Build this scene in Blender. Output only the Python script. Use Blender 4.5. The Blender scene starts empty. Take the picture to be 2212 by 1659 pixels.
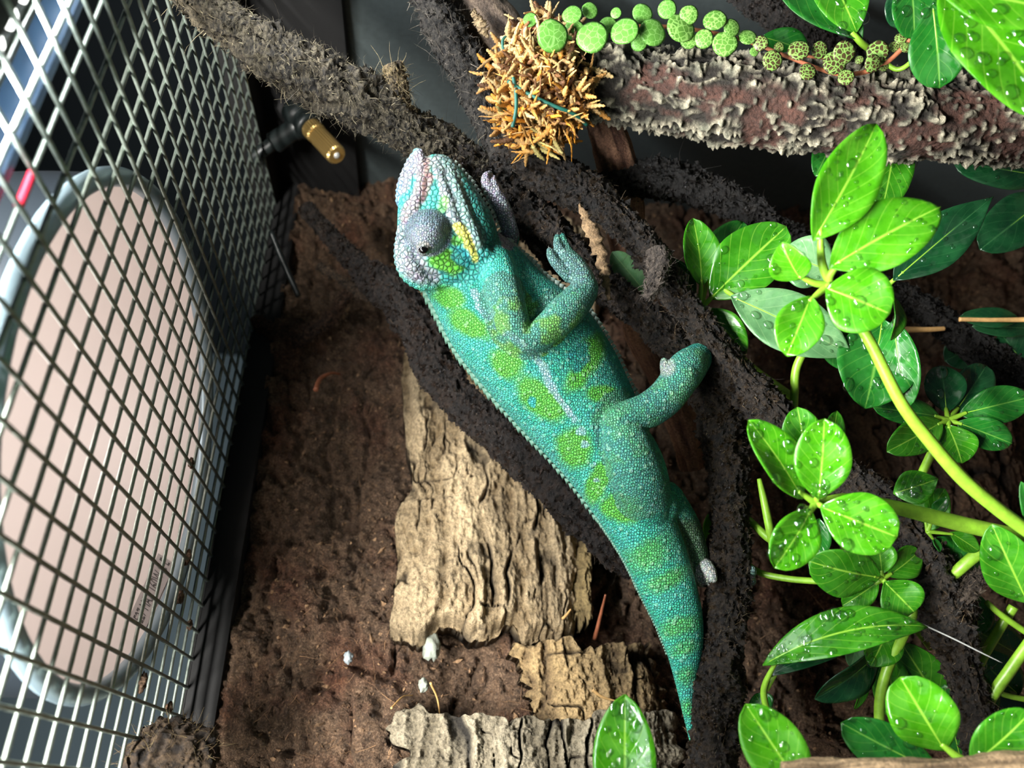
import bpy, bmesh, math, random
import numpy as np
from mathutils import Vector, Matrix
random.seed(7)
rng = np.random.default_rng(7)
scene = bpy.context.scene
COL = scene.collection

# ------------------------------------------------------------------ camera
# world: X = along the back wall, Y = towards the back wall, Z = up.  The photo was taken with the phone on its side:
# world up is the left of the picture.
FPX = 1597.0
CAM = np.array([0.0, 0.0, 0.52])
_b = np.array([(897-1106)/FPX, (1735-829.5)/FPX, 1.0]); _b /= np.linalg.norm(_b)
_a = np.array([(1033-1106)/FPX, (-1880-829.5)/FPX, 1.0]); _a -= _b*(_a@_b); _a /= np.linalg.norm(_a)
_u = np.cross(_a, _b)
RC = np.array([_a, _b, _u])            # camera coords (right, down, forward) -> world
H = 0.1104                             # lid mesh above the camera
ZM = CAM[2] + H                        # height of the wire mesh
YB = 0.395                             # mean surface of the coir back wall
XS = 0.385                             # dark side wall

def W(px, py, t):
    "picture position (2212x1659 frame) and distance along the optical axis, in metres -> world point"
    return CAM + RC @ np.array([(px-1106)/FPX*t, (py-829.5)/FPX*t, t])
def PIX(v):
    c = (np.asarray(v) - CAM) @ RC
    return c[..., 0]/c[..., 2]*FPX+1106, c[..., 1]/c[..., 2]*FPX+829.5, c[..., 2]
def WY(px, py, y):
    r = RC @ np.array([(px-1106)/FPX, (py-829.5)/FPX, 1.0])
    return CAM + r*(y/r[1])
RIGHT, DOWN, FWD = RC[:, 0], RC[:, 1], RC[:, 2]

cam_data = bpy.data.cameras.new('camera')
cam = bpy.data.objects.new('camera', cam_data); COL.objects.link(cam)
M = Matrix.Identity(4)
for i in range(3):
    M[i][0] = RIGHT[i]; M[i][1] = -DOWN[i]; M[i][2] = -FWD[i]; M[i][3] = CAM[i]
cam.matrix_world = M
cam_data.sensor_width = 36.0; cam_data.sensor_fit = 'HORIZONTAL'
cam_data.lens = FPX/2212*36.0
cam_data.clip_start = 0.01; cam_data.clip_end = 20
cam_data.dof.use_dof = True; cam_data.dof.focus_distance = 0.318; cam_data.dof.aperture_fstop = 8.0
scene.camera = cam

# ------------------------------------------------------------------ world, light, exposure
world = bpy.data.worlds.new('room'); scene.world = world; world.use_nodes = True
bg = world.node_tree.nodes['Background']
bg.inputs[0].default_value = (0.55, 0.72, 0.80, 1); bg.inputs[1].default_value = 0.10
vs = scene.view_settings
vs.view_transform = 'Standard'; vs.look = 'None'; vs.gamma = 1.0; vs.use_curve_mapping = False
vs.exposure = 0.0

def area(name, loc, rot, sx, sy, power, color):
    l = bpy.data.lights.new(name, 'AREA'); l.shape = 'RECTANGLE'; l.size = sx; l.size_y = sy
    l.energy = power; l.color = color
    o = bpy.data.objects.new(name, l); COL.objects.link(o); o.location = loc; o.rotation_euler = rot
    return o
BAR_Y = 0.1445
led = area('led_bar_light', (0.14, BAR_Y, ZM+0.0013), (0, 0, 0), 0.42, 0.010, 3.8, (0.96, 0.98, 1.0))
# unseen main light, no fixture: a little higher, out of the picture at left
main = area('unseen_main_light', (-0.03, 0.050, ZM+0.118), (math.radians(30), 0, 0), 0.38, 0.03, 15.5, (1.0, 0.97, 0.91))

# ------------------------------------------------------------------ helpers
def lin(r, g, b):
    f = lambda c: (c/255/12.92) if c/255 <= 0.04045 else ((c/255+0.055)/1.055)**2.4
    return (f(r), f(g), f(b))
def linA(c):
    c = np.asarray(c, float)/255
    return np.where(c <= 0.04045, c/12.92, ((c+0.055)/1.055)**2.4)

def _hash(ix, iy, iz, seed):
    h = (ix.astype(np.int64)*374761393 + iy.astype(np.int64)*668265263 + iz.astype(np.int64)*2147483647 + seed*974634777) & 0xffffffff
    h = ((h ^ (h >> 13))*1274126177) & 0xffffffff
    h = ((h ^ (h >> 16))*2246822519) & 0xffffffff
    return ((h ^ (h >> 15)) & 0xffffff)/float(0xffffff)
def noise(p, seed=0):
    "value noise in -1..1"
    p = np.asarray(p, float); i = np.floor(p); f = p-i; f = f*f*f*(f*(f*6-15)+10); i = i.astype(np.int64)
    r = 0
    for dx in (0, 1):
        wx = f[..., 0] if dx else 1-f[..., 0]
        for dy in (0, 1):
            wy = f[..., 1] if dy else 1-f[..., 1]
            for dz in (0, 1):
                wz = f[..., 2] if dz else 1-f[..., 2]
                r = r + wx*wy*wz*_hash(i[..., 0]+dx, i[..., 1]+dy, i[..., 2]+dz, seed)
    return r*2-1
def fbm(p, oct=4, seed=0, gain=0.5):
    a, s, r = 1.0, 0.0, 0
    p = np.asarray(p, float)
    for k in range(oct):
        r = r + a*noise(p*2**k, seed+k*17); s += a; a *= gain
    return r/s

WL = {}
def empty(name, loc):
    o = bpy.data.objects.new(name, None); COL.objects.link(o); o.location = [float(x) for x in loc]
    o.empty_display_size = 0.01; WL[o.name] = np.array(loc, float); return o
def tag(o, label=None, cat=None, group=None, kind=None):
    if label: o['label'] = label
    if cat: o['category'] = cat
    if group: o['group'] = group
    if kind: o['kind'] = kind
    return o
def mesh_data(name, v, f, smooth=True, uv=None, col=None):
    me = bpy.data.meshes.new(name)
    v = np.asarray(v, np.float32); n = len(v)
    if isinstance(f, np.ndarray):
        k = f.shape[1]; nf = len(f)
        me.vertices.add(n); me.vertices.foreach_set('co', v.ravel())
        me.loops.add(nf*k); me.loops.foreach_set('vertex_index', f.ravel().astype(np.int32))
        me.polygons.add(nf); me.polygons.foreach_set('loop_start', np.arange(0, nf*k, k, dtype=np.int32))
        me.update(calc_edges=True); me.validate()
    else:
        me.from_pydata([tuple(map(float, x)) for x in v], [], f)
    me.polygons.foreach_set('use_smooth', np.full(len(me.polygons), smooth))
    if uv is not None:
        l = me.uv_layers.new(name='UVMap'); idx = np.zeros(len(me.loops), np.int32)
        me.loops.foreach_get('vertex_index', idx)
        l.data.foreach_set('uv', np.asarray(uv, np.float32)[idx].ravel())
    if col is not None:
        ca = me.color_attributes.new('tint', 'FLOAT_COLOR', 'POINT')
        c4 = np.ones((n, 4), np.float32); c4[:, :3] = col; ca.data.foreach_set('color', c4.ravel())
    me.update(); return me
def obj(name, v, f, mat, parent=None, smooth=True, uv=None, col=None):
    "one mesh object; vertices given in world space"
    v = np.asarray(v, float)
    if parent is None:
        loc = np.array([v[:, 0].mean(), v[:, 1].mean(), v[:, 2].min()])
    else:
        loc = WL[parent.name]
    me = mesh_data(name, v-loc, f, smooth, uv, col)
    if mat: me.materials.append(mat)
    o = bpy.data.objects.new(name, me); COL.objects.link(o)
    if parent is None: o.location = loc
    else: o.parent = parent
    WL[o.name] = loc
    return o
def inst(name, me, parent, loc, R=None, s=1.0):
    "an object sharing mesh data, a child of parent"
    o = bpy.data.objects.new(name, me); COL.objects.link(o)
    m = Matrix.Identity(4)
    R = np.eye(3) if R is None else np.asarray(R)
    s = np.ones(3)*s
    for i in range(3):
        for j in range(3): m[i][j] = float(R[i, j]*s[j])
        m[i][3] = float(loc[i] - (WL[parent.name][i] if parent else 0))
    if parent: o.parent = parent
    o.matrix_local = m
    WL[o.name] = np.array(loc, float)
    return o

def cat_rom(pts, n):
    "resample control rows (any columns) with Catmull-Rom, n points, even in arc length of first 3 columns"
    P = np.asarray(pts, float)
    E = np.vstack([2*P[0]-P[1], P, 2*P[-1]-P[-2]])
    out = []
    for i in range(1, len(E)-2):
        t = np.linspace(0, 1, 24, endpoint=False)[:, None]
        p0, p1, p2, p3 = E[i-1], E[i], E[i+1], E[i+2]
        out.append(0.5*((2*p1)+(-p0+p2)*t+(2*p0-5*p1+4*p2-p3)*t**2+(-p0+3*p1-3*p2+p3)*t**3))
    out.append(P[-1:]); C = np.vstack(out)
    d = np.r_[0, np.cumsum(np.linalg.norm(np.diff(C[:, :3], axis=0), axis=1))]
    s = np.linspace(0, d[-1], n)
    return np.column_stack([np.interp(s, d, C[:, k]) for k in range(C.shape[1])]), d[-1]
def frames(C):
    T = np.gradient(C, axis=0); T /= np.linalg.norm(T, axis=1)[:, None]+1e-12
    N = np.zeros_like(T)
    r = np.array([0.3, 0.2, 0.93]); v = r-T[0]*(r@T[0]); N[0] = v/np.linalg.norm(v)
    for i in range(1, len(C)):
        v = N[i-1]-T[i]*(N[i-1]@T[i]); N[i] = v/np.linalg.norm(v)
    return T, N, np.cross(T, N)
def tube_arr(C, R, ns, cap=True):
    "tube along C with radii R -> verts, quad faces (+ cap tri fans as quads with a doubled vertex avoided)"
    C = np.asarray(C, float); n = len(C); T, N, B = frames(C)
    th = np.linspace(0, 2*np.pi, ns, endpoint=False)
    R = np.broadcast_to(np.asarray(R, float), (n,))
    nor = N[:, None, :]*np.cos(th)[None, :, None]+B[:, None, :]*np.sin(th)[None, :, None]
    V = C[:, None, :]+nor*R[:, None, None]
    i = np.arange(n-1)[:, None]; j = np.arange(ns)[None, :]
    F = np.stack([i*ns+j, i*ns+(j+1) % ns, (i+1)*ns+(j+1) % ns, (i+1)*ns+j], -1).reshape(-1, 4)
    return V.reshape(-1, 3), F, nor.reshape(-1, 3)
def tube_closed(C, R, ns):
    "closed tube: triangles everywhere so that the ends can fan"
    V, F, _ = tube_arr(C, R, ns); n = len(C)
    tri = np.vstack([F[:, [0, 1, 2]], F[:, [0, 2, 3]]])
    c0, c1 = len(V), len(V)+1
    V = np.vstack([V, C[0], C[-1]]); j = np.arange(ns); e = (n-1)*ns
    tri = np.vstack([tri, np.column_stack([np.full(ns, c0), (j+1) % ns, j]),
                     np.column_stack([np.full(ns, c1), e+j, e+(j+1) % ns])])
    return V, tri
def pxpath(ctrl, step=None, n=None):
    "ctrl rows (px, py, t, r_px) -> centre line and radii in metres"
    rows = np.array([np.r_[W(x, y, t), r*t/FPX] for x, y, t, r in ctrl])
    d = np.linalg.norm(np.diff(rows[:, :3], axis=0), axis=1).sum()
    n = n or max(6, int(d/step))
    C, L = cat_rom(rows, n)
    return C[:, :3], np.maximum(C[:, 3], 2e-4), L
def merge(parts):
    "list of (V, F) -> one; all faces the same size"
    vs_, fs_, o = [], [], 0
    for v, f in parts:
        vs_.append(np.asarray(v)); fs_.append(np.asarray(f)+o); o += len(v)
    return np.vstack(vs_), np.vstack(fs_)
def fibres_arr(P, D, L, rad, curl, segs=4, seed=1):
    "many thin triangular fibres from points P along directions D; lengths L"
    r = np.random.default_rng(seed); n = len(P)
    D = D/np.linalg.norm(D, axis=1)[:, None]
    pts = [P]; d = D.copy(); bend = r.normal(size=(n, 3)); st = (L/segs)[:, None]
    p = P.copy()
    for k in range(segs):
        d = d+bend*curl+r.normal(size=(n, 3))*curl*0.5; d /= np.linalg.norm(d, axis=1)[:, None]
        p = p+d*st; pts.append(p)
    pts = np.stack(pts, 1)
    a = np.cross(D, r.normal(size=(n, 3))); a /= np.linalg.norm(a, axis=1)[:, None]+1e-9
    b = np.cross(D, a)
    rad = np.broadcast_to(rad, (n,))
    taper = np.linspace(1, 0.35, segs+1)
    V = np.empty((n, segs+1, 3, 3))
    for k in range(3):
        o = a*math.cos(k*2.0944)+b*math.sin(k*2.0944)
        V[:, :, k, :] = pts+o[:, None, :]*rad[:, None, None]*taper[None, :, None]
    base = (np.arange(n)*(segs+1)*3)[:, None, None]
    s = np.arange(segs)[None, :, None]*3; k = np.arange(3)[None, None, :]; k2 = (k+1) % 3
    F = np.stack([base+s+k, base+s+k2, base+s+3+k2, base+s+3+k], -1).reshape(-1, 4)
    return V.reshape(-1, 3), F, np.repeat(np.arange(n), (segs+1)*3)

def crumbs_arr(P, N, size, seed):
    "many small irregular eight-sided grains"
    r = np.random.default_rng(seed); n = len(P)
    O = np.array([(1, 0, 0), (-1, 0, 0), (0, 1, 0), (0, -1, 0), (0, 0, 1), (0, 0, -1)], float)
    T = np.array([(0, 2, 4), (2, 1, 4), (1, 3, 4), (3, 0, 4), (2, 0, 5), (1, 2, 5), (3, 1, 5), (0, 3, 5)])
    A = r.normal(size=(n, 3, 3)); Q, _ = np.linalg.qr(A)
    V = (O[None]*r.uniform(.5, 1.3, (n, 6, 1))*np.array([1.5, .9, .7]))@Q*size[:, None, None]+(P+N*(size*.2)[:, None])[:, None, :]
    F = (T[None]+np.arange(n)[:, None, None]*6).reshape(-1, 3)
    return V.reshape(-1, 3), F, np.repeat(np.arange(n), 6)

# ------------------------------------------------------------------ materials
class NT:
    def __init__(s, name):
        s.m = bpy.data.materials.new(name); s.m.use_nodes = True; s.t = s.m.node_tree
        s.p = s.t.nodes['Principled BSDF']; s.out = s.t.nodes['Material Output']
    def n(s, typ, **kw):
        x = s.t.nodes.new('ShaderNode'+typ)
        for k, v in kw.items():
            if k.startswith('i_'):
                key = k[2:]
                x.inputs[int(key) if key.isdigit() else key.replace('_', ' ')].default_value = v
            else: setattr(x, k, v)
        return x
    def l(s, a, b): s.t.links.new(a, b)
    def coord(s, scale=None, which='Object'):
        c = s.n('TexCoord').outputs[which]
        if scale is None: return c
        mp = s.n('Mapping'); mp.inputs['Scale'].default_value = scale; s.l(c, mp.inputs['Vector']); return mp.outputs[0]
    def noise(s, scale, detail=4, rough=0.6, vec=None):
        x = s.n('TexNoise'); x.inputs['Scale'].default_value = scale; x.inputs['Detail'].default_value = detail
        x.inputs['Roughness'].default_value = rough
        s.l(vec or s.coord(), x.inputs['Vector']); return x.outputs['Fac']
    def voro(s, scale, feature='F1', vec=None, out='Distance', rnd=1.0):
        x = s.n('TexVoronoi', feature=feature); x.inputs['Randomness'].default_value = rnd; x.inputs['Scale'].default_value = scale
        s.l(vec or s.coord(), x.inputs['Vector']); return x.outputs[out]
    def ramp(s, fac, stops, interp='LINEAR'):
        x = s.n('ValToRGB'); cr = x.color_ramp; cr.interpolation = interp
        while len(cr.elements) < len(stops): cr.elements.new(0.5)
        for e, (p, c) in zip(cr.elements, stops):
            e.position = p; e.color = (*c, 1) if len(c) == 3 else c
        s.l(fac, x.inputs[0]); return x.outputs[0]
    def math(s, op, a, b=None, c=None):
        x = s.n('Math', operation=op)
        for k, v in enumerate((a, b, c)):
            if v is None: continue
            if isinstance(v, (int, float)): x.inputs[k].default_value = v
            else: s.l(v, x.inputs[k])
        return x.outputs[0]
    def mix(s, fac, a, b, mode='MIX'):
        x = s.n('Mix', data_type='RGBA', blend_type=mode)
        for k, v in ((0, fac), (6, a), (7, b)):
            if isinstance(v, (int, float)): x.inputs[k].default_value = v
            elif isinstance(v, tuple): x.inputs[k].default_value = (*v, 1)
            else: s.l(v, x.inputs[k])
        return x.outputs[2]
    def bump(s, h, strength=0.5, dist=0.001):
        x = s.n('Bump'); x.inputs['Strength'].default_value = strength; x.inputs['Distance'].default_value = dist
        s.l(h, x.inputs['Height']); s.l(x.outputs[0], s.p.inputs['Normal']); return x
    def set(s, **kw):
        for k, v in kw.items():
            i = s.p.inputs[k.replace('_', ' ')]
            if isinstance(v, (int, float)): i.default_value = v
            elif isinstance(v, tuple): i.default_value = (*v, 1) if len(v) == 3 else v
            else: s.l(v, i)
        return s
MAT = {}
def simple(name, rgb, rough=0.5, metal=0.0, bump=None, spec=0.5, var=0.0):
    m = NT(name); c = lin(*rgb)
    if var:
        f = m.noise(300, 4)
        m.set(Base_Color=m.ramp(f, [(0.3, tuple(x*(1-var) for x in c)), (0.7, tuple(min(1, x*(1+var)) for x in c))]))
    else: m.set(Base_Color=c)
    m.set(Roughness=rough, Metallic=metal, Specular_IOR_Level=spec)
    if bump: m.bump(m.noise(bump[0], 4), bump[1], bump[2])
    MAT[name] = m.m; return m.m

simple('black_plastic', (3, 3, 4), 0.8, bump=(900, 0.2, 0.0004))
simple('dark_panel', (66, 74, 75), 0.45, var=0.12)
simple('wire', (132, 142, 134), 0.38, metal=0.75, bump=(2500, 0.5, 0.0003), var=0.25)
simple('aluminium', (190, 195, 200), 0.28, metal=0.9)
simple('lamp_metal', (120, 138, 148), 0.35, metal=0.25)
simple('lamp_shell', (30, 36, 42), 0.4)
simple('lamp_white', (200, 190, 186), 0.35)
simple('strip_blue', (52, 74, 104), 0.35, metal=0.3)
simple('print_ink', (48, 45, 45), 0.6)
simple('sticker', (140, 133, 131), 0.5)
simple('paper_white', (150, 160, 165), 0.6)
simple('brass', (200, 168, 104), 0.35, metal=0.85)
simple('steel_tip', (215, 215, 210), 0.3, metal=0.5)
simple('dark_hose', (24, 30, 30), 0.4)
simple('green_twine', (18, 82, 70), 0.55)
simple('red_tape', (214, 40, 66), 0.5)
simple('room_wall', (104, 122, 132), 0.9)
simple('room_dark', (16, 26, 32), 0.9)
simple('stem_green', (120, 165, 45), 0.38, var=0.2, bump=(700, 0.15, 0.0004))
simple('stem_tan', (190, 150, 95), 0.5, var=0.2)
simple('stem_red', (150, 90, 62), 0.5, var=0.25)
simple('white_lump', (150, 156, 144), 0.6, var=0.15, bump=(900, 0.5, 0.0006))
simple('pupil', (4, 3, 3), 0.15)
simple('spine', (92, 132, 112), 0.45, var=0.15)
simple('belly_spine', (150, 168, 156), 0.5, var=0.15)
simple('claw', (150, 150, 140), 0.4)
simple('white_thread', (170, 172, 168), 0.5)

m = NT('led_bead'); m.set(Base_Color=(0.9, 0.9, 0.9), Emission_Color=(1.0, 0.98, 0.94), Emission_Strength=3.0); MAT['led_bead'] = m.m
m = NT('bulb_glass'); m.set(Base_Color=(0.9, 0.85, 0.8), Roughness=0.3, Emission_Color=(1.0, 0.86, 0.76), Emission_Strength=0.5); MAT['bulb_glass'] = m.m
m = NT('water')
fz = m.n('Fresnel'); fz.inputs['IOR'].default_value = 1.25
gl = m.n('BsdfGlossy'); gl.inputs['Roughness'].default_value = 0.04
tp = m.n('BsdfTransparent'); tp.inputs['Color'].default_value = (0.93, 0.97, 0.93, 1)
mx = m.n('MixShader'); m.l(m.math('MINIMUM', m.math('ADD', m.math('MULTIPLY', fz.outputs[0], 0.55), 0.09), 1.0), mx.inputs[0]); m.l(tp.outputs[0], mx.inputs[1]); m.l(gl.outputs[0], mx.inputs[2])
m.l(mx.outputs[0], m.out.inputs['Surface']); MAT['water'] = m.m

# coir / soil
m = NT('coir')
n1 = m.noise(22, 3); n2 = m.noise(900, 5, 0.7); n3 = m.noise(210, 5, 0.7)
red = m.ramp(n2, [(0.25, lin(40, 22, 14)), (0.52, lin(104, 68, 50)), (0.75, lin(168, 120, 90))])
brn = m.ramp(n2, [(0.25, lin(42, 32, 24)), (0.52, lin(112, 88, 68)), (0.78, lin(188, 158, 128))])
base = m.mix(m.ramp(n1, [(0.32, (0, 0, 0)), (0.52, (1, 1, 1))]), red, brn)
base = m.mix(m.ramp(n3, [(0.35, (0.45, 0.45, 0.45)), (0.6, (1, 1, 1))]), (0.0, 0.0, 0.0), base)
m.set(Base_Color=base, Roughness=m.ramp(m.noise(120, 3), [(0.42, (0.85,)*3), (0.66, (0.38,)*3)]), Specular_IOR_Level=0.35)
m.bump(m.math('ADD', m.math('MULTIPLY', n3, 2.0), n2), 0.9, 0.0022); MAT['coir'] = m.m

# fibres and vine bodies coloured through the vertex tint
def tinted(name, rough=0.7, bsc=1200, bst=0.8, bd=0.0012, spec=0.4, wet=False):
    m = NT(name); a = m.n('VertexColor', layer_name='tint')
    f = m.noise(bsc, 5, 0.7)
    c = m.mix(1.0, a.outputs['Color'], m.ramp(f, [(0.3, (0.35,)*3), (0.7, (1.35,)*3)]), 'MULTIPLY')
    m.set(Base_Color=c, Specular_IOR_Level=spec)
    if wet: m.set(Roughness=m.ramp(m.noise(260, 3), [(0.46, (0.7,)*3), (0.62, (0.18,)*3)]))
    else: m.set(Roughness=rough)
    m.bump(f, bst, bd); MAT[name] = m.m
tinted('vine_dry', bsc=1500, bst=1.0, bd=0.002); tinted('vine_wet', wet=True, spec=0.5, bsc=1400, bst=1.0, bd=0.0022); tinted('fibre', 0.55, 3000, 0.1, 0.0002)
tinted('bark', 0.75, 900, 0.9, 0.0014); tinted('cork', 0.8, 620, 1.0, 0.0018); tinted('moss', 0.5, 1500, 0.7, 0.0008)

# chameleon skin: tint carries the pattern, alpha-free second attribute carries head mask
m = NT('skin')
a = m.n('VertexColor', layer_name='tint'); hd = m.n('VertexColor', layer_name='mask')
sp = m.n('SeparateColor'); m.l(hd.outputs['Color'], sp.inputs[0])
co = m.coord()
e1 = m.voro(960, 'DISTANCE_TO_EDGE', co, rnd=.6); d1 = m.voro(960, 'F1', co, rnd=.6)
e2 = m.voro(480, 'DISTANCE_TO_EDGE', co, rnd=.7); d2 = m.voro(480, 'F1', co, rnd=.7)
e = m.n('Mix', data_type='FLOAT'); m.l(sp.outputs[0], e.inputs[0]); m.l(e1, e.inputs[2]); m.l(e2, e.inputs[3])
d = m.n('Mix', data_type='FLOAT'); m.l(sp.outputs[0], d.inputs[0]); m.l(d1, d.inputs[2]); m.l(d2, d.inputs[3])
groove = m.ramp(e.outputs[0], [(0.0, (0.30, 0.33, 0.35)), (0.12, (0.78, 0.80, 0.82)), (0.34, (1.2,)*3)])
tub = m.n('TexVoronoi', feature='F1'); tub.inputs['Scale'].default_value = 290; m.l(co, tub.inputs['Vector'])
tsep = m.n('SeparateColor'); m.l(tub.outputs['Color'], tsep.inputs[0])
tm = m.math('MULTIPLY', m.ramp(tub.outputs['Distance'], [(0.20, (1,)*3), (0.30, (0,)*3)]), m.math('GREATER_THAN', tsep.outputs[0], 0.12))
tm = m.math('MULTIPLY', tm, sp.outputs[1])
col = m.mix(1.0, a.outputs['Color'], groove, 'MULTIPLY')
col = m.mix(m.math('MULTIPLY', tm, 0.85), col, m.mix(0.26, a.outputs['Color'], (0.62, 0.92, 0.66)))
rc = m.voro(960, 'F1', co, 'Color', rnd=.6); col = m.mix(0.22, col, m.mix(1.0, col, rc, 'MULTIPLY'))
m.set(Base_Color=col, Roughness=0.42, Specular_IOR_Level=0.35)
hgt = m.math('ADD', m.math('MULTIPLY', m.math('SUBTRACT', 1.0, m.math('MULTIPLY', d.outputs[0], d.outputs[0])), 1.0), m.math('MULTIPLY', tm, 1.3))
hgt = m.math('ADD', hgt, m.math('MULTIPLY', m.math('MINIMUM', e.outputs[0], 0.2), 3.0))
m.bump(hgt, 0.75, 0.0007); MAT['skin'] = m.m

# leaves: uv.x along the blade, uv.y across (0..1)
def leaf_mat(name, c_dark, c_mid, c_lite, trans=0.3, rough=(0.12, 0.42), vein=(150, 200, 70)):
    m = NT(name); uv = m.n('UVMap'); s = m.n('SeparateXYZ'); m.l(uv.outputs[0], s.inputs[0])
    av = m.math('ABSOLUTE', m.math('SUBTRACT', s.outputs[1], 0.5))
    mid = m.ramp(av, [(0.006, (1,)*3), (0.028, (0,)*3)])
    ph = m.math('SUBTRACT', m.math('MULTIPLY', s.outputs[0], 7.0), m.math('MULTIPLY', av, 5.0))
    fr = m.math('ABSOLUTE', m.math('SUBTRACT', m.math('FRACT', ph), 0.5))
    side = m.math('MULTIPLY', m.ramp(fr, [(0.0, (1,)*3), (0.07, (0,)*3)]), 0.28)
    nz = m.noise(95, 4)
    b = m.ramp(nz, [(0.3, lin(*c_dark)), (0.5, lin(*c_mid)), (0.72, lin(*c_lite))])
    v = m.math('MAXIMUM', m.math('MULTIPLY', mid, 0.75), side)
    b = m.mix(v, b, lin(*vein))
    m.set(Base_Color=b, Specular_IOR_Level=0.5, Roughness=m.ramp(m.noise(130, 2), [(0.44, (rough[0],)*3), (0.56, (rough[1],)*3)]))
    wet = m.noise(140, 2)
    m.bump(m.math('ADD', m.math('MULTIPLY', m.ramp(wet, [(0.46, (0,)*3), (0.54, (1,)*3)]), 0.35), m.math('MULTIPLY', v, -0.8)), 0.22, 0.0005)
    tr = m.n('BsdfTranslucent'); m.l(m.mix(1.0, b, (1.25, 1.2, 0.5), 'MULTIPLY'), tr.inputs['Color'])
    mx = m.n('MixShader'); mx.inputs[0].default_value = trans
    m.l(m.p.outputs[0], mx.inputs[1]); m.l(tr.outputs[0], mx.inputs[2]); m.l(mx.outputs[0], m.out.inputs['Surface'])
    MAT[name] = m.m
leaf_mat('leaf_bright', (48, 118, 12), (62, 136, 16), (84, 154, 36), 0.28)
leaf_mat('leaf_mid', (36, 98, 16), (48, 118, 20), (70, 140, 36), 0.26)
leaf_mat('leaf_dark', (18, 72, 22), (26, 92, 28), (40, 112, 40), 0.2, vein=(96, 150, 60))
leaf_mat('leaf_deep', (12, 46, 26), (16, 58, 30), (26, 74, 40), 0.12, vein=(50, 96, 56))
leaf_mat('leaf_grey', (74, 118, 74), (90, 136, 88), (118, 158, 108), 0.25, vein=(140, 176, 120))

def turtle(name, cell_a, cell_b, vein, scale, w):
    m = NT(name); co = m.coord()
    oi = m.n('ObjectInfo')
    ad = m.n('VectorMath', operation='ADD'); m.l(co, ad.inputs[0])
    sc = m.n('VectorMath', operation='SCALE'); m.l(oi.outputs['Location'], sc.inputs[0]); sc.inputs['Scale'].default_value = 37.0
    m.l(sc.outputs[0], ad.inputs[1])
    e = m.voro(scale, 'DISTANCE_TO_EDGE', ad.outputs[0])
    cell = m.ramp(m.noise(2.0, 2, vec=ad.outputs[0]), [(0.35, lin(*cell_a)), (0.65, lin(*cell_b))])
    c = m.mix(m.ramp(e, [(w, (0,)*3), (w*2.2, (1,)*3)]), lin(*vein), cell)
    m.set(Base_Color=c, Roughness=0.4, Specular_IOR_Level=0.35, Subsurface_Weight=0.0)
    tr = m.n('BsdfTranslucent'); m.l(c, tr.inputs['Color'])
    mx = m.n('MixShader'); mx.inputs[0].default_value = 0.18
    m.l(m.p.outputs[0], mx.inputs[1]); m.l(tr.outputs[0], mx.inputs[2]); m.l(mx.outputs[0], m.out.inputs['Surface'])
    MAT[name] = m.m
turtle('turtle_old', (72, 122, 46), (86, 138, 56), (112, 160, 84), 2.6, 0.03)
turtle('turtle_mid', (66, 108, 40), (80, 126, 48), (120, 164, 84), 2.8, 0.045)
turtle('turtle_young', (52, 42, 26), (70, 58, 34), (118, 156, 78), 2.8, 0.055)

# ------------------------------------------------------------------ setting
def boxv(x0, x1, y0, y1, z0, z1):
    v = np.array([(x, y, z) for x in (x0, x1) for y in (y0, y1) for z in (z0, z1)], float)
    f = np.array([[0, 1, 3, 2], [4, 6, 7, 5], [0, 4, 5, 1], [2, 3, 7, 6], [0, 2, 6, 4], [1, 5, 7, 3]])
    return v, f
def struct(name, v, f, mat, parent=None, smooth=False, **k):
    o = obj(name, v, f, MAT[mat], parent, smooth, **k)
    if parent is None: o['kind'] = 'structure'
    return o
X0 = -0.42
struct('floor', *boxv(X0, XS, -0.02, YB+0.03, -0.02, 0.0), 'coir')
# coir back wall: displaced grid, real relief
nx, nz = 500, 430
gx = np.linspace(-0.22, XS, nx); gz = np.linspace(0.0, ZM-0.014, nz)
GX, GZ = np.meshgrid(gx, gz, indexing='ij')
P = np.stack([GX, GZ, np.zeros_like(GX)], -1)
def coir_y(P):
    big = fbm(P*26, 3, 3); mid = fbm(P*95+fbm(P*40, 2, 8)[..., None]*0.6, 4, 5, 0.6); sm = fbm(P*420, 3, 9, 0.6)
    crack = np.clip(1-np.abs(fbm(P*np.array([28, 46, 1]), 3, 21))*9, 0, 1)
    return YB-0.012*big-0.007*mid-0.0036*sm+0.007*crack
GY = coir_y(P)
V = np.stack([GX, GY, GZ], -1).reshape(-1, 3)
i = np.arange(nx-1)[:, None]; j = np.arange(nz-1)[None, :]
F = np.stack([i*nz+j, (i+1)*nz+j, (i+1)*nz+j+1, i*nz+j+1], -1).reshape(-1, 4)
wall = struct('wall_back', V, F, 'coir', smooth=True)
# loose coir fibres on that wall
k = 10000
px = rng.uniform(-0.12, XS-0.01, k); pz = rng.uniform(0.12, ZM-0.03, k)
pp = np.stack([px, pz, np.zeros(k)], -1); py = coir_y(pp)
D = np.stack([rng.normal(size=k), -np.abs(rng.normal(size=k))*0.5, rng.normal(size=k)], -1)
v, f, idx = fibres_arr(np.stack([px, py+0.0005, pz], -1), D, rng.uniform(0.003, 0.011, k)*rng.choice([1, 1, 1, 2], k), rng.uniform(0.00006, 0.00022, k), 0.35, 3, 3)
cc = linA([70, 44, 30])+(linA([178, 138, 100])-linA([70, 44, 30]))*rng.random((k, 1))**1.5
o = obj('coir_fibres', v, f, MAT['fibre'], wall, col=cc[idx]); o['kind'] = 'stuff'

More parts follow.
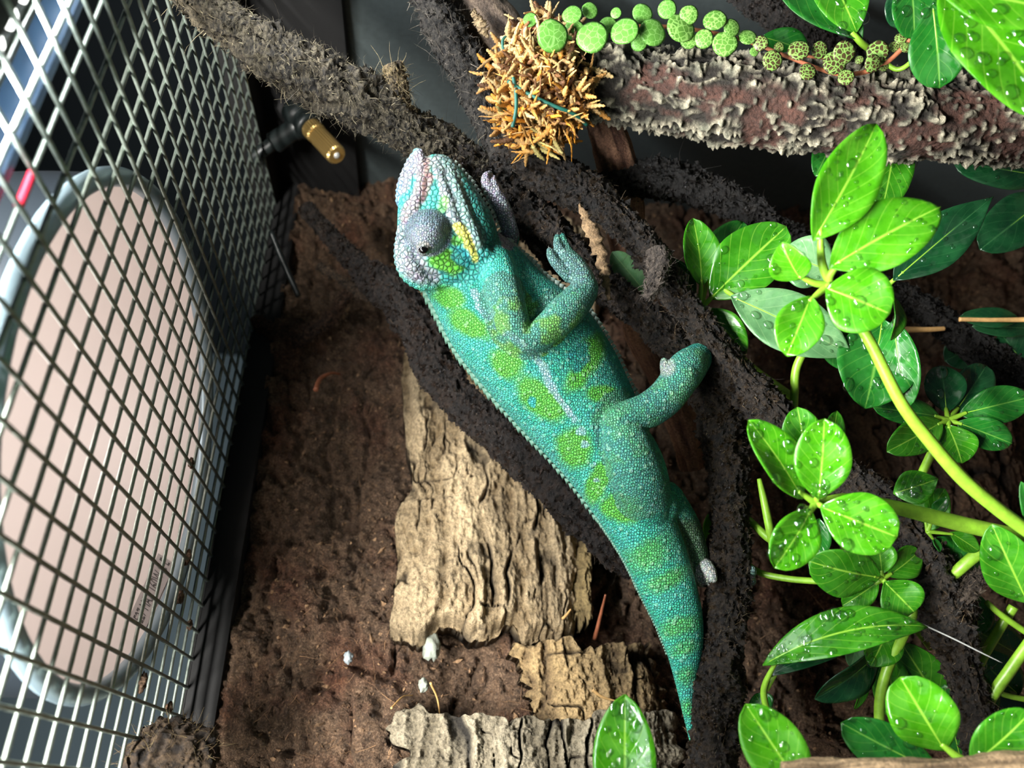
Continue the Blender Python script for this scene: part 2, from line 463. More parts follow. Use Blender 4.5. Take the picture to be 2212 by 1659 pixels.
k = 9000
px = rng.uniform(-0.10, XS-0.01, k); pz = rng.uniform(0.12, ZM-0.03, k); py = coir_y(np.stack([px, pz, np.zeros(k)], -1))
v, f, idx = crumbs_arr(np.stack([px, py, pz], -1), np.tile([0, -1.0, 0], (k, 1)), rng.uniform(.0003, .0011, k)*rng.choice([1, 1, 1, 1.8], k), 6)
w = rng.random((k, 1))**1.5; cc = linA([58, 38, 26])*(1-w)+linA([188, 150, 112])*w
o = obj('soil_crumbs', v, f, MAT['bark'], wall, smooth=False, col=cc[idx]); o['kind'] = 'stuff'
struct('wall_side', *boxv(XS, XS+0.006, -0.02, YB+0.03, 0.0, ZM+0.01), 'dark_panel')
struct('wall_rear_glass', *boxv(X0, XS+0.006, YB+0.03, YB+0.036, 0.0, ZM+0.01), 'black_plastic')
# black lid frame and rims below the mesh
struct('trim_1', *boxv(X0, XS, YB-0.004, YB+0.03, ZM-0.016, ZM-0.001), 'black_plastic')
struct('trim_2', *boxv(0.356, XS+0.001, -0.02, YB+0.03, ZM-0.002, ZM+0.012), 'black_plastic')
struct('trim_3', *boxv(XS-0.010, XS+0.0005, -0.02, YB+0.03, ZM-0.055, ZM-0.002), 'black_plastic')
# the room seen through the mesh
struct('wall_room', *boxv(-3.0, 0.66, 1.10, 1.12, 0.0, 2.6), 'room_wall')
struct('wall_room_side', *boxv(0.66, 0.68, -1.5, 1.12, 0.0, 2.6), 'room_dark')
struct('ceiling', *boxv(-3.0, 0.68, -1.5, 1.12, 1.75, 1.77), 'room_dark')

# ------------------------------------------------------------------ wire mesh lid
SP = 0.0127
ax0 = 1.257*H; by0 = 1.92*H
lid = empty('mesh_lid', (0, 0.2, ZM)); tag(lid, 'square wire mesh lid over the whole enclosure', 'mesh lid')
def wire_mesh(name, L, axis):
    n = int(L/0.0032); s = np.linspace(-L/2, L/2, n)
    C = np.zeros((n, 3)); C[:, axis] = s
    V, F, nor = tube_arr(C, 0.00078, 8)
    V = V+nor*fbm(V*900, 2, 4)[:, None]*0.00013
    me = mesh_data(name, V, F); me.materials.append(MAT['wire']); return me
ma = wire_mesh('wire', 0.80, 0); mb = wire_mesh('wire', 0.36, 1)
for k in range(-11, 18):
    y = by0+k*SP
    if 0.06 < y < 0.402: inst('wire', ma, lid, (-0.04, y, ZM))
for k in range(-42, 18):
    x = ax0+k*SP
    if X0 < x < 0.357: inst('wire', mb, lid, (x, 0.222, ZM-0.0012))
# red tape round one wire
c = W(52, 402, 1.0); ty = by0-4*SP
yl = [by0+k*SP for k in range(-11, 4)]
p1 = W(66, 365, 1.70*H); p2 = W(38, 440, 1.70*H)
for _ in range(1):
    def onmesh(px, py):
        r = RC @ np.array([(px-1106)/FPX, (py-829.5)/FPX, 1.0]); return CAM+r*((ZM-CAM[2])/r[2])
    q1, q2 = onmesh(66, 367), onmesh(36, 440); yw = min(yl, key=lambda y: abs(y-(q1[1]+q2[1])/2))
    C = np.array([[x, yw, ZM] for x in np.linspace(q2[0], q1[0], 8)])
    V, F = tube_closed(C, 0.00125, 10)
    tag(obj('red_tape', V, F, MAT['red_tape']), 'small red tape wrapped round one mesh wire near the light bar', 'tape')
# crumbs of soil caught on the mesh
crumbs = [(400, 1205, 11), (385, 1290, 9), (300, 1475, 12), (360, 1530, 9), (408, 1000, 8), (405, 1350, 8)]
for k, (px, py, r) in enumerate(crumbs):
    q = onmesh(px, py); q[2] -= 0.001
    bm = bmesh.new(); bmesh.ops.create_icosphere(bm, subdivisions=3, radius=1.0)
    v = np.array([x.co[:] for x in bm.verts]); f = np.array([[x.index for x in g.verts] for g in bm.faces]); bm.free()
    v = v*(1+0.55*fbm(v*2.2+k*7, 3, k)[:, None])*np.array([1.5, 0.8, 0.8])*r*0.33/FPX
    tag(obj('soil_crumb', v+q, f, MAT['coir']),
        ['dark red-brown soil crumb on the mesh, beside the end of the lamp label', 'soil crumb on the mesh just below the lamp label end',
         'largest brown soil crumb on the mesh over the lower lamp rim', 'soil crumb on the mesh nearest the bark stub',
         'black curled crumb on the mesh across the middle right of the lamp', 'soil crumb at the dark back edge of the mesh'][k], 'soil crumb')

# ------------------------------------------------------------------ LED bar
bar = empty('led_light_bar', (0.14, BAR_Y, ZM+0.002)); tag(bar, 'aluminium light bar with a row of bright white diodes on the mesh', 'light bar')
obj('housing', *merge([boxv(-0.12, 0.352, BAR_Y-0.011, BAR_Y+0.011, ZM+0.0125, ZM+0.022), boxv(-0.12, 0.352, BAR_Y-0.030, BAR_Y-0.011, ZM+0.001, ZM+0.022)]), MAT['black_plastic'], bar, smooth=False)
obj('reflector_strip', *boxv(-0.12, 0.352, BAR_Y+0.010, BAR_Y+0.0125, ZM+0.002, ZM+0.0225), MAT['strip_blue'], bar, smooth=False)
bm = bmesh.new(); bmesh.ops.create_uvsphere(bm, u_segments=12, v_segments=8, radius=1.0)
v = np.array([x.co[:] for x in bm.verts]); f = [[x.index for x in g.verts] for g in bm.faces]; bm.free()
bead = mesh_data('diode', v*np.array([0.0042, 0.0042, 0.0022]), f); bead.materials.append(MAT['led_bead'])
for k in range(38): inst('diode', bead, bar, (-0.11+k*0.0122, BAR_Y, ZM+0.0115))
led.parent = None

# ------------------------------------------------------------------ dome lamp resting on the mesh
LX, LY, LR = 1.17*H, 2.49*H, 0.097
lamp = empty('dome_lamp', (LX, LY, ZM+0.001)); tag(lamp, 'round dome lamp with white inside and metal rim lying on the mesh', 'lamp')
def revolve(prof, ns=72, c=(LX, LY, ZM)):
    prof = np.asarray(prof, float); n = len(prof); th = np.linspace(0, 2*np.pi, ns, endpoint=False)
    V = np.stack([prof[:, 0:1]*np.cos(th), prof[:, 0:1]*np.sin(th), np.repeat(prof[:, 1:2], ns, 1)], -1)+np.array(c)
    i = np.arange(n-1)[:, None]; j = np.arange(ns)[None, :]
    F = np.stack([i*ns+j, i*ns+(j+1) % ns, (i+1)*ns+(j+1) % ns, (i+1)*ns+j], -1).reshape(-1, 4)
    return V.reshape(-1, 3), F
ph = np.linspace(0, 1, 26)
inner = np.column_stack([0.0935*np.cos(ph**1.25*1.37), 0.004+0.118*np.sin(ph*1.45)])
obj('reflector_inside', *revolve(inner), MAT['lamp_white'], lamp)
outer = np.column_stack([0.0965*np.cos(ph**1.25*1.37), 0.004+0.122*np.sin(ph*1.45)])
obj('reflector_shell', *revolve(outer[::-1]), MAT['lamp_shell'], lamp)
tt = np.linspace(0, 2*np.pi, 17)
obj('rim', *revolve(np.column_stack([0.0955+0.0036*np.cos(tt), 0.0050+0.0036*np.sin(tt)])), MAT['lamp_metal'], lamp)
obj('collar', *revolve([(0.022, 0.118), (0.022, 0.150), (0.018, 0.156), (0.0005, 0.156)]), MAT['black_plastic'], lamp)
obj('bulb', *revolve([(0.0005, 0.090), (0.010, 0.091), (0.017, 0.096), (0.019, 0.104), (0.014, 0.114), (0.012, 0.121)], 32), MAT['bulb_glass'], lamp)  # unseen bulb, added with its glow to fill the dome
bl = bpy.data.lights.new('dome_fill_light', 'POINT'); bl.energy = 0.27; bl.color = (1.0, 0.93, 0.88); bl.shadow_soft_size = 0.016
blo = bpy.data.objects.new('dome_fill_light', bl); COL.objects.link(blo); blo.parent = lamp; blo.location = (0, 0, 0.072)  # weak fill light, added to brighten the inside of the reflector
# label glued inside the reflector
def on_dome(px, py, off=0.0006):
    "point of the reflector's inner wall seen at a picture position"
    r = RC @ np.array([(px-1106)/FPX, (py-829.5)/FPX, 1.0]); r /= np.linalg.norm(r)
    best = None
    for s in np.linspace(0.2, 0.62, 4000):
        p = CAM+r*s; z = p[2]-ZM-0.004
        if z < 0.001: continue
        rho = math.hypot(p[0]-LX, p[1]-LY)
        a = math.asin(min(1, z/0.118))/1.45; R_ = 0.0935*math.cos(a**1.25*1.37)
        if rho > R_-off: return p
    return p
g = []
for u in np.linspace(0, 1, 14):
    row = []
    for w in np.linspace(0, 1, 4):
        x0, y0 = 278+(342-278)*u, 1335+(1195-1335)*u
        row.append(on_dome(x0+w*36, y0+w*24))
    g.append(row)
G = np.array(g); V = G.reshape(-1, 3)
F = np.array([[i*4+j, i*4+j+1, (i+1)*4+j+1, (i+1)*4+j] for i in range(13) for j in range(3)])
st = obj('sticker', V, F, MAT['sticker'], lamp)
cu = bpy.data.curves.new('lettering', 'FONT'); cu.body = 'E27 MAX 160W C E'; cu.size = 1.0; cu.align_x = 'LEFT'; cu.align_y = 'CENTER'
to = bpy.data.objects.new('tmp_text', cu); COL.objects.link(to); bpy.context.view_layer.update()
tm_ = to.to_mesh(); tv = np.array([x.co[:] for x in tm_.vertices]); tf = [list(p.vertices) for p in tm_.polygons]; to.to_mesh_clear()
bpy.data.objects.remove(to)
w = tv[:, 0].max()
Nrm = np.cross(G[6, 3]-G[6, 0], G[8, 1]-G[4, 1]); Nrm /= np.linalg.norm(Nrm)
if Nrm @ (CAM-G[6, 1]) < 0: Nrm = -Nrm
out = []
for x, y, _ in tv:
    u = 0.4+x/w*12.2; i0 = min(12, int(u)); fu = u-i0
    vv = np.clip(1.5-y/0.8*1.9, 0, 2.999); j0 = int(vv); fv = vv-j0
    p = (G[i0, j0]*(1-fu)+G[i0+1, j0]*fu)*(1-fv)+(G[i0, j0+1]*(1-fu)+G[i0+1, j0+1]*fu)*fv
    out.append(p+Nrm*0.0003)
obj('lettering', out, tf, MAT['print_ink'], st, smooth=False)
# paper tag behind the lamp rim (at the upper left)
q = [onmesh(32, 460), onmesh(140, 410), onmesh(90, 480), onmesh(10, 520)]

# ------------------------------------------------------------------ vines wrapped in coir
def vine(name, label, ctrl, c0, c1, mat='vine_wet', nf=1500, flen=(0.003, 0.009), fc=None, lump=0.30, seed=1, ns=40, cat='vine', stand=0.5, shrink=0.88, group=None):
    ns = int(ns*1.4); C, R, L = pxpath(ctrl, 0.00072)
    R = R*shrink
    V, F, nor = tube_arr(C, R, ns)
    n = len(C); rr = np.repeat(R, ns)
    # twisted cords: lobes that run round the vine, then lumps
    th = np.tile(np.linspace(0, 2*np.pi, ns, endpoint=False), n); s = np.repeat(np.linspace(0, L, n), ns)
    lobes = 0.10*np.cos(3*th+s*95+1.3*np.sin(s*40+seed))
    strand = 1-np.abs(noise(np.column_stack([s*60+9*np.sin(th), np.cos(th+s*38)*2.6, np.sin(th+s*38)*2.6]), seed+8))*2
    d = 0.6*lobes+lump*fbm(V*105, 3, seed)+0.20*strand+0.22*fbm(V*380, 3, seed+3, 0.65)
    V = V+nor*(d*rr)[:, None]
    grit = fbm(V*1100, 3, seed+6, 0.75); V = V+nor*(grit*0.0014)[:, None]
    mixf = np.clip(0.36+0.75*fbm(V*150, 4, seed+40, 0.7)+1.3*grit, 0, 1)[:, None]
    col = linA(c0)*(1-mixf)+linA(c1)*mixf
    # close the ends
    F = [list(map(int, q)) for q in F]
    F.append(list(range(ns))[::-1]); F.append(list(range((n-1)*ns, n*ns)))
    root = empty(name, V[V[:, 2].argmin()]); tag(root, label, cat, group)
    obj('cord', V, F, MAT[mat], root, col=col)
    r = np.random.default_rng(seed+100); nf = int(nf*1.7)
    k = r.integers(ns*2, len(V)-ns*2, nf)
    T = np.gradient(C, axis=0); T /= np.linalg.norm(T, axis=1)[:, None]
    Dv = T[k//ns]*r.choice([-1, 1], nf)[:, None]*r.uniform(0.3, 1.6, nf)[:, None]+nor[k]*(r.uniform(0.1, 1.3, nf)*stand)[:, None]+r.normal(size=(nf, 3))*0.35
    fl = r.uniform(*flen, nf)*np.where(r.random(nf) < 0.06, 2.4, 1)
    bits = r.random(nf) < .35; fl = np.where(bits, fl*.5, fl)
    v, f, idx = fibres_arr(V[k]-nor[k]*0.0003, Dv, fl, np.where(bits, r.uniform(.00012, .00026, nf), r.uniform(0.00005, 0.00011, nf)), 0.4, 3, seed+5)
    fc = fc or (c0, c1)
    w = np.clip(r.random((nf, 1))**1.6+bits[:, None]*.12, 0, 1)
    o = obj('loose_fibres', v, f, MAT['fibre'], root, col=(linA(fc[0])*(1-w)+linA(fc[1])*w)[idx]); o['kind'] = 'stuff'
    nc = int(L*R.mean()*6.28/4.0e-6); k = r.integers(ns, len(V)-ns, nc)
    v, f, idx = crumbs_arr(V[k], nor[k], r.uniform(.0003, .0009, nc)*r.choice([1, 1, 1, 1.6], nc), seed+9)
    w = r.random((nc, 1))**1.8
    o = obj('soil_grains', v, f, MAT[mat], root, smooth=False, col=(linA(c0)*.8*(1-w)+linA(c1)*1.25*w)[idx]); o['kind'] = 'stuff'
    return root

V1 = [(380, -50, .300, 45), (450, 18, .303, 42), (520, 72, .307, 45), (600, 126, .311, 54), (690, 172, .316, 58), (790, 225, .322, 58), (880, 280, .331, 52), (960, 330, .338, 48),
      (1040, 392, .341, 46), (1110, 450, .342, 48), (1190, 512, .342, 46), (1265, 582, .341, 40), (1330, 632, .339, 34), (1400, 690, .335, 36), (1455, 740, .337, 38), (1505, 800, .338, 42), (1540, 860, .338, 45)]
vine('fibrous_vine', 'thick dry fibrous vine running from the mesh down past the chameleon head', V1[:9], (34, 30, 25), (128, 117, 95), 'vine_dry', 2600, (0.002, 0.007), ((50, 44, 34), (176, 164, 132)), 0.32, 11, 44)
vine('dark_vine', 'dark soil-caked vine gripped by the front foot of the chameleon', V1[7:], (17, 12, 8), (68, 53, 38), 'vine_wet', 1800, (0.0015, 0.005), ((30, 22, 15), (128, 105, 74)), 0.32, 12, 40)
V2 = [(1070, 340, .34, 40), (1150, 365, .338, 46), (1240, 402, .335, 44), (1320, 455, .332, 35), (1391, 530, .329, 33), (1455, 628, .326, 34), (1522, 716, .324, 34), (1585, 800, .323, 40), (1650, 878, .323, 46),
      (1730, 955, .326, 40), (1800, 1010, .324, 40), (1870, 1060, .320, 42), (1940, 1130, .314, 48), (2000, 1230, .309, 54), (2045, 1330, .305, 56), (2072, 1430, .302, 38), (2105, 1530, .298, 42), (2145, 1620, .294, 52), (2175, 1700, .292, 50)]
vine('wet_black_vine', 'long wet black vine running behind the leaves to the lower right', V2, (15, 11, 8), (62, 50, 37), 'vine_wet', 3000, (0.0015, 0.0045), ((26, 20, 14), (118, 98, 70)), 0.28, 13, 40)
V3 = [(1525, 800, .342, 40), (1548, 890, .338, 50), (1568, 980, .334, 46), (1575, 1070, .330, 42), (1580, 1160, .326, 42), (1573, 1250, .322, 45), (1562, 1350, .317, 48), (1550, 1440, .313, 56), (1545, 1530, .309, 56), (1540, 1620, .305, 50), (1535, 1730, .302, 50)]
vine('upright_vine', 'wet dark vine beside the tail, running straight to the lower edge', V3, (16, 12, 7), (68, 53, 35), 'vine_wet', 2400, (0.0015, 0.0045), ((30, 24, 17), (128, 110, 78)), 0.26, 14, 40)
V4 = [(1262, 405, .350, 24), (1340, 398, .354, 28), (1425, 388, .357, 42), (1500, 402, .36, 36), (1570, 432, .362, 34), (1640, 470, .365, 36), (1720, 530, .367, 38), (1800, 582, .37, 34), (1900, 625, .37, 30), (1980, 662, .37, 32), (2060, 712, .367, 34), (2140, 772, .365, 38), (2240, 840, .362, 40)]
vine('thin_black_vine', 'thinner jet black vine crossing behind the upper leaf rosettes', V4, (9, 8, 8), (40, 37, 34), 'vine_wet', 1600, (0.002, 0.006), ((16, 14, 12), (70, 62, 54)), 0.34, 15, 36)
V5 = [(660, 450, .428, 16), (720, 520, .418, 20), (775, 575, .406, 26), (835, 622, .394, 40), (900, 700, .384, 46), (940, 790, .378, 42), (1010, 880, .371, 42), (1100, 960, .363, 45), (1190, 1032, .355, 50), (1270, 1120, .349, 48), (1345, 1195, .345, 40), (1420, 1250, .345, 26)]
vine('back_vine', 'dark vine behind the chameleon back, lying across the cork bark', V5, (18, 13, 10), (60, 47, 38), 'vine_wet', 1300, (0.0015, 0.0045), ((30, 22, 16), (112, 92, 72)), 0.30, 16, 40)
V6 = [(915, -40, .335, 36), (952, 55, .338, 42), (990, 120, .340, 40), (1028, 190, .341, 38), (1058, 255, .341, 34), (1085, 325, .340, 34), (1110, 385, .338, 30)]
vine('grey_black_vine', 'grey-black stringy vine dropping into the orange moss from the top edge', V6, (18, 17, 16), (86, 80, 72), 'vine_dry', 1000, (0.003, 0.009), ((44, 40, 36), (150, 140, 124)), 0.30, 17, 36)
V8 = [(1560, -60, .362, 30), (1640, 5, .362, 32), (1720, 50, .362, 34), (1800, 85, .364, 30), (1870, 130, .367, 26)]
vine('wet_vine_stub', 'black wet vine behind the top leaves, above the spotted creeper', V8, (14, 12, 11), (60, 52, 46), 'vine_wet', 900, (0.002, 0.005), ((20, 18, 16), (80, 70, 60)), 0.3, 18, 32)
V9 = [(545, 690, .45, 12), (600, 720, .45, 20), (655, 724, .448, 22), (710, 690, .444, 16), (745, 640, .438, 13), (785, 590, .428, 12)]
vine('looped_root', 'brown root looping down from the top corner towards the back vine', V9, (44, 30, 22), (116, 86, 66), 'vine_dry', 500, (0.003, 0.008), ((60, 44, 32), (130, 100, 76)), 0.25, 19, 28, cat='root')
V10 = [(690, 575, .43, 10), (730, 600, .425, 8), (760, 622, .42, 9), (800, 640, .41, 12)]
vine('thin_root', 'thin pale root branching off the back vine', V10, (50, 40, 32), (120, 98, 76), 'vine_dry', 150, (0.003, 0.008), None, 0.25, 20, 20, cat='root')
vine('root_stub', 'broken side stub sticking up out of the dry fibrous vine', [(862, 260, .328, 26), (858, 200, .324, 24), (850, 150, .320, 22), (846, 136, .319, 14)], (50, 42, 32), (170, 148, 108), 'vine_dry', 500, (0.003, 0.007), ((70, 58, 40), (200, 180, 132)), 0.35, 21, 28)
vine('side_stub', 'short fuzzy side stub of the vine at the lower right', [(2050, 1300, .303, 30), (2090, 1265, .302, 22), (2130, 1235, .301, 10)], (34, 28, 24), (110, 96, 82), 'vine_dry', 500, (0.002, 0.005), None, 0.35, 22, 24)
vine('hanging_stub', 'grey drooping stub on the vine behind the front foot', [(1420, 545, .318, 24), (1424, 580, .314, 24), (1408, 625, .312, 16), (1394, 645, .312, 8)], (44, 38, 34), (120, 108, 96), 'vine_dry', 500, (0.002, 0.005), None, 0.3, 23, 24)

# ------------------------------------------------------------------ woody branches
def wood(name, label, ctrl, kind, seed, ns=110, step=0.0009):
    C, R, L = pxpath(ctrl, step)
    V, F, nor = tube_arr(C, R, ns); n = len(C); rr = np.repeat(R, ns)
    th = np.tile(np.linspace(0, 2*np.pi, ns, endpoint=False), n); s = np.repeat(np.linspace(0, L, n), ns)
    T, N, B = frames(C)
    Q = np.column_stack([s*1.0, np.cos(th)*0.017, np.sin(th)*0.017])
    if kind == 'corky':
        warp = fbm(Q*90, 3, seed)[:, None]*0.005
        up = np.clip((nor@np.array([0.75, -0.15, 0.65]))*0.9+0.35, 0, 1)                      # the old corky layer survives on the upper side
        ridge = np.clip(1.05-np.abs(noise((Q+warp)*np.array([85, 240, 240]), seed+1))*2.4, 0, 1)
        rings = np.clip(0.4+noise(Q*np.array([900, 260, 260]), seed+2)*1.1, 0, 1)
        knob = np.clip(noise((Q+warp*.4)*np.array([420, 420, 420]), seed+7)*1.7-0.30, 0, 1)
        bare = np.clip(fbm(Q*np.array([55, 95, 95]), 4, seed+5)*3.2+0.14-up*1.1, 0, 1)
        h = (ridge**1.2*(0.35+0.65*rings))*(1-bare)+knob*0.6
        V = V+nor*((h-0.35)*0.0034+fbm(V*800, 3, seed)*0.0009+fbm(V*60, 2, seed+9)*0.0022)[:, None]
        lite = linA([184, 176, 152]); grey = linA([112, 112, 96]); drk = linA([36, 32, 26]); redb = linA([82, 54, 44])
        hh = np.clip(h*1.3-0.1, 0, 1)[:, None]
        g2 = np.clip(0.5+fbm(V*200, 3, seed+8)*1.2, 0, 1)[:, None]
        col = drk*(1-hh)+(lite*g2+grey*(1-g2))*hh
        bb = (bare*(1-np.clip(knob*2.2, 0, 1)))[:, None]
        col = col*(1-bb)+(redb*(0.6+0.5*g2))*bb
    else:
        g = fbm(Q*np.array([60, 420, 420]), 4, seed, 0.6); big = fbm(Q*70, 3, seed+3)
        V = V+nor*(g*0.0010+big*0.0016)[:, None]
        a, b = kind
        w = np.clip(0.5+g*0.9+big*0.5, 0, 1)[:, None]; col = linA(a)*(1-w)+linA(b)*w
    F = [list(map(int, q)) for q in F]; F.append(list(range(ns))[::-1]); F.append(list(range((n-1)*ns, n*ns)))
    o = obj(name, V, F, MAT['bark'], col=col); tag(o, label, 'branch'); return o
wood('corky_branch', 'thick rough corky branch lying under the spotted creeper', [(1225, 178, .334, 66), (1300, 180, .334, 80), (1420, 192, .334, 84), (1600, 214, .333, 94), (1800, 240, .332, 92), (2000, 256, .331, 90), (2230, 272, .330, 84)], 'corky', 31, 210, 0.00062)
wood('smooth_branch', 'smooth grey-brown branch coming out of the moss to the top edge', [(975, -50, .352, 60), (1050, 45, .350, 60), (1110, 120, .347, 56), (1165, 190, .343, 52), (1210, 240, .341, 44)], ((64, 54, 48), (138, 118, 98)), 32, 60)
wood('red_branch', 'reddish peeling branch passing behind the two dark vines', [(1290, 230, .352, 36), (1325, 330, .356, 40), (1345, 430, .362, 40), (1360, 560, .367, 40), (1385, 700, .371, 40), (1425, 790, .374, 36), (1470, 900, .376, 34), (1500, 1010, .378, 30)], ((70, 40, 30), (170, 128, 100)), 33, 50)
wood('bottom_branch', 'brown branch along the lower right edge in front of the leaves', [(1690, 1672, .235, 18), (1800, 1675, .236, 30), (2000, 1672, .237, 32), (2230, 1668, .238, 40)], ((92, 74, 52), (168, 142, 108)), 34, 40)
# dry bark strip
def strip(name, label, ctrl, hw, mat, col, cat, seed=1):
    C, R, L = pxpath([(x, y, t, w) for x, y, t, w in ctrl], n=40)
    T, N, B = frames(C); side = np.cross(T, FWD); side /= np.linalg.norm(side, axis=1)[:, None]
    up = np.cross(side, T); r = np.random.default_rng(seed)
    jag = R[:, None]*(1+0.20*r.normal(size=(40, 2)))
    V = []
    for k in (-1, -0.35, 0.35, 1):
        V.append(C+side*(jag[:, :1] if k < 0 else jag[:, 1:])*k+up*(0.0009*abs(k))+0.0004*r.normal(size=(40, 3)))
    top = np.stack(V, 1); bot = top+FWD*0.0006
    A = np.concatenate([top, bot[:, ::-1]], 1); k = A.shape[1]
    F = [[i*k+j, i*k+(j+1) % k, (i+1)*k+(j+1) % k, (i+1)*k+j] for i in range(39) for j in range(k)]
    F += [list(range(k))[::-1], list(range(39*k, 40*k))]
    v = A.reshape(-1, 3); w = np.clip(0.5+fbm(v*400, 3, seed), 0, 1)[:, None]
    return tag(obj(name, v, F, MAT[mat], col=linA(col[0])*(1-w)+linA(col[1])*w), label, cat)
strip('bark_strip', 'torn strip of dry tan bark between the two dark vines', [(1252, 440, .312, 3), (1272, 485, .311, 14), (1292, 530, .312, 17), (1305, 585, .314, 11), (1318, 650, .317, 3)], 1, 'bark', ((100, 78, 54), (180, 148, 108)), 'bark strip', 5)
strip('bark_flake', 'pale flake of bark on the smooth branch by the top edge', [(1020, 20, .330, 4), (1035, 45, .329, 11), (1045, 65, .329, 10), (1056, 78, .330, 3)], 1, 'bark', ((130, 108, 78), (206, 180, 138)), 'bark flake', 6)

# ------------------------------------------------------------------ cork bark on the back wall
def cork(name, label, px0, px1, py0, py1, thick, seed, c=((38, 28, 17), (118, 98, 68), (190, 168, 132)), na=260, nb=190, edge=0.10, ybase=YB, round_=1.0, cut=None):
    "a curved slab of cork bark leaning on the wall; u = picture x (down), v = picture y (sideways)"
    c00, c10 = WY(px0, py0, ybase-thick*0.6), WY(px1, py0, ybase-thick*0.6)
    c01, c11 = WY(px0, py1, ybase-thick*0.6), WY(px1, py1, ybase-thick*0.6)
    u = np.linspace(0, 1, nb)[None, :]; v = np.linspace(0, 1, na)[:, None]
    base = ((1-u)[..., None]*(1-v)[..., None]*c00+u[..., None]*(1-v)[..., None]*c10+(1-u)[..., None]*v[..., None]*c01+u[..., None]*v[..., None]*c11)
    X, Z = base[..., 0], base[..., 2]
    wob = fbm(np.stack([v*5+0*u, u*0+0*v, 0*u*v], -1), 3, seed)
    X = X+0.010*fbm(np.stack([u*7+0*v, v*1.2+0*u, 0*u*v], -1), 4, seed+1, .6)*(np.abs(v-0.5)*2)**4
    Z = Z+0.012*wob*(np.abs(u-0.5)*2)**3
    Q = np.stack([X, Z, 0*X], -1)
    wp = fbm(Q*np.array([45, 60, 1]), 3, seed+2)
    q = Z+wp*0.0065
    plate = noise(np.stack([X*14, q*150, 0*X], -1), seed+3)*0.6+noise(np.stack([X*34, q*300, 0*X], -1), seed+4)*0.4
    cracks = np.clip(1-np.abs(noise(np.stack([X*22, q*85, 0*X], -1), seed+6))*7.5, 0, 1)*np.clip(.55+fbm(Q*40, 2, seed+31)*1.6, 0, 1)
    cracks2 = np.clip(1-np.abs(noise(np.stack([X*90, q*130, 0*X], -1), seed+8))*9, 0, 1)*0.6*np.clip(.4+fbm(Q*60, 2, seed+33)*1.8, 0, 1)
    crk = np.maximum(cracks, cracks2)
    arch = np.sqrt(np.clip(1-(np.abs(2*u-0.92)/1.08)**2.6, 0, 1))*round_+(1-round_)
    arch = arch*np.clip((0.5-np.abs(v-0.5))/0.02, 0.3, 1)**0.5
    fine = fbm(np.stack([X*260, Z*420, 0*X], -1), 4, seed+9, 0.7)
    h = thick*arch+0.0040*plate+0.0026*fine-0.0068*crk
    Y = ybase-h
    if cut is not None:
        msk = cut(u+0*v, v+0*u); Y = np.where(msk, ybase+0.02, Y)
    V = np.stack([X, Y, Z], -1).reshape(-1, 3)
    i = np.arange(na-1)[:, None]; j = np.arange(nb-1)[None, :]
    F = np.stack([i*nb+j, (i+1)*nb+j, (i+1)*nb+j+1, i*nb+j+1], -1).reshape(-1, 4)
    F = [list(map(int, q)) for q in F]
    # back skirt so the slab is a solid piece
    ring = [k for k in range(nb)]+[k*nb+nb-1 for k in range(1, na)]+[(na-1)*nb+k for k in range(nb-2, -1, -1)]+[k*nb for k in range(na-2, 0, -1)]
    nv = len(V); back = V[ring].copy(); back[:, 1] = ybase+0.004; V = np.vstack([V, back]); m_ = len(ring)
    for k in range(m_): F.append([ring[k], nv+k, nv+(k+1) % m_, ring[(k+1) % m_]])
    F.append([nv+k for k in range(m_)][::-1])
    w = np.clip(0.55+0.8*plate+0.5*fine, 0, 1)[..., None]; d = np.clip(crk*1.5, 0, 1)[..., None]
    tone = np.clip(0.5+1.4*fbm(Q*30, 3, seed+12), 0, 1)[..., None]
    colr = (linA(c[1])*(1-w)+linA(c[2])*w); colr = colr*(0.75+0.35*tone); colr = colr*(1-d)+linA(c[0])*d
    col = np.vstack([colr.reshape(-1, 3), np.tile(linA(c[0]), (m_, 1))])
    return tag(obj(name, V, F, MAT['cork'], col=col), label, 'cork bark')
cork('cork_bark', 'large pale cork bark slab on the back wall behind the chameleon', 862, 1275, 480, 1372, 0.030, 51)
cork('cork_bark', 'lower cork bark slab at the bottom edge beside the bright leaf', 858, 1500, 1545, 1760, 0.034, 52, ((34, 30, 24), (108, 98, 78), (184, 172, 146)), 150, 230)
cork('cork_bark', 'small dark lump of cork bark beside the tail tip', 1130, 1440, 1400, 1575, 0.028, 53, ((24, 18, 14), (92, 72, 48), (186, 158, 112)), 130, 150)
cork('cork_bark', 'dark grained wood slab deep behind the leaf stems at right', 1830, 2230, 880, 1140, 0.020, 54, ((14, 9, 6), (52, 36, 24), (110, 82, 58)), 140, 180)
cork('cork_bark', 'narrow upright cork ridge at the right side of the large cork slab', 1238, 1284, 1130, 1345, 0.020, 55, ((24, 18, 10), (92, 74, 44), (160, 138, 92)), 120, 40)
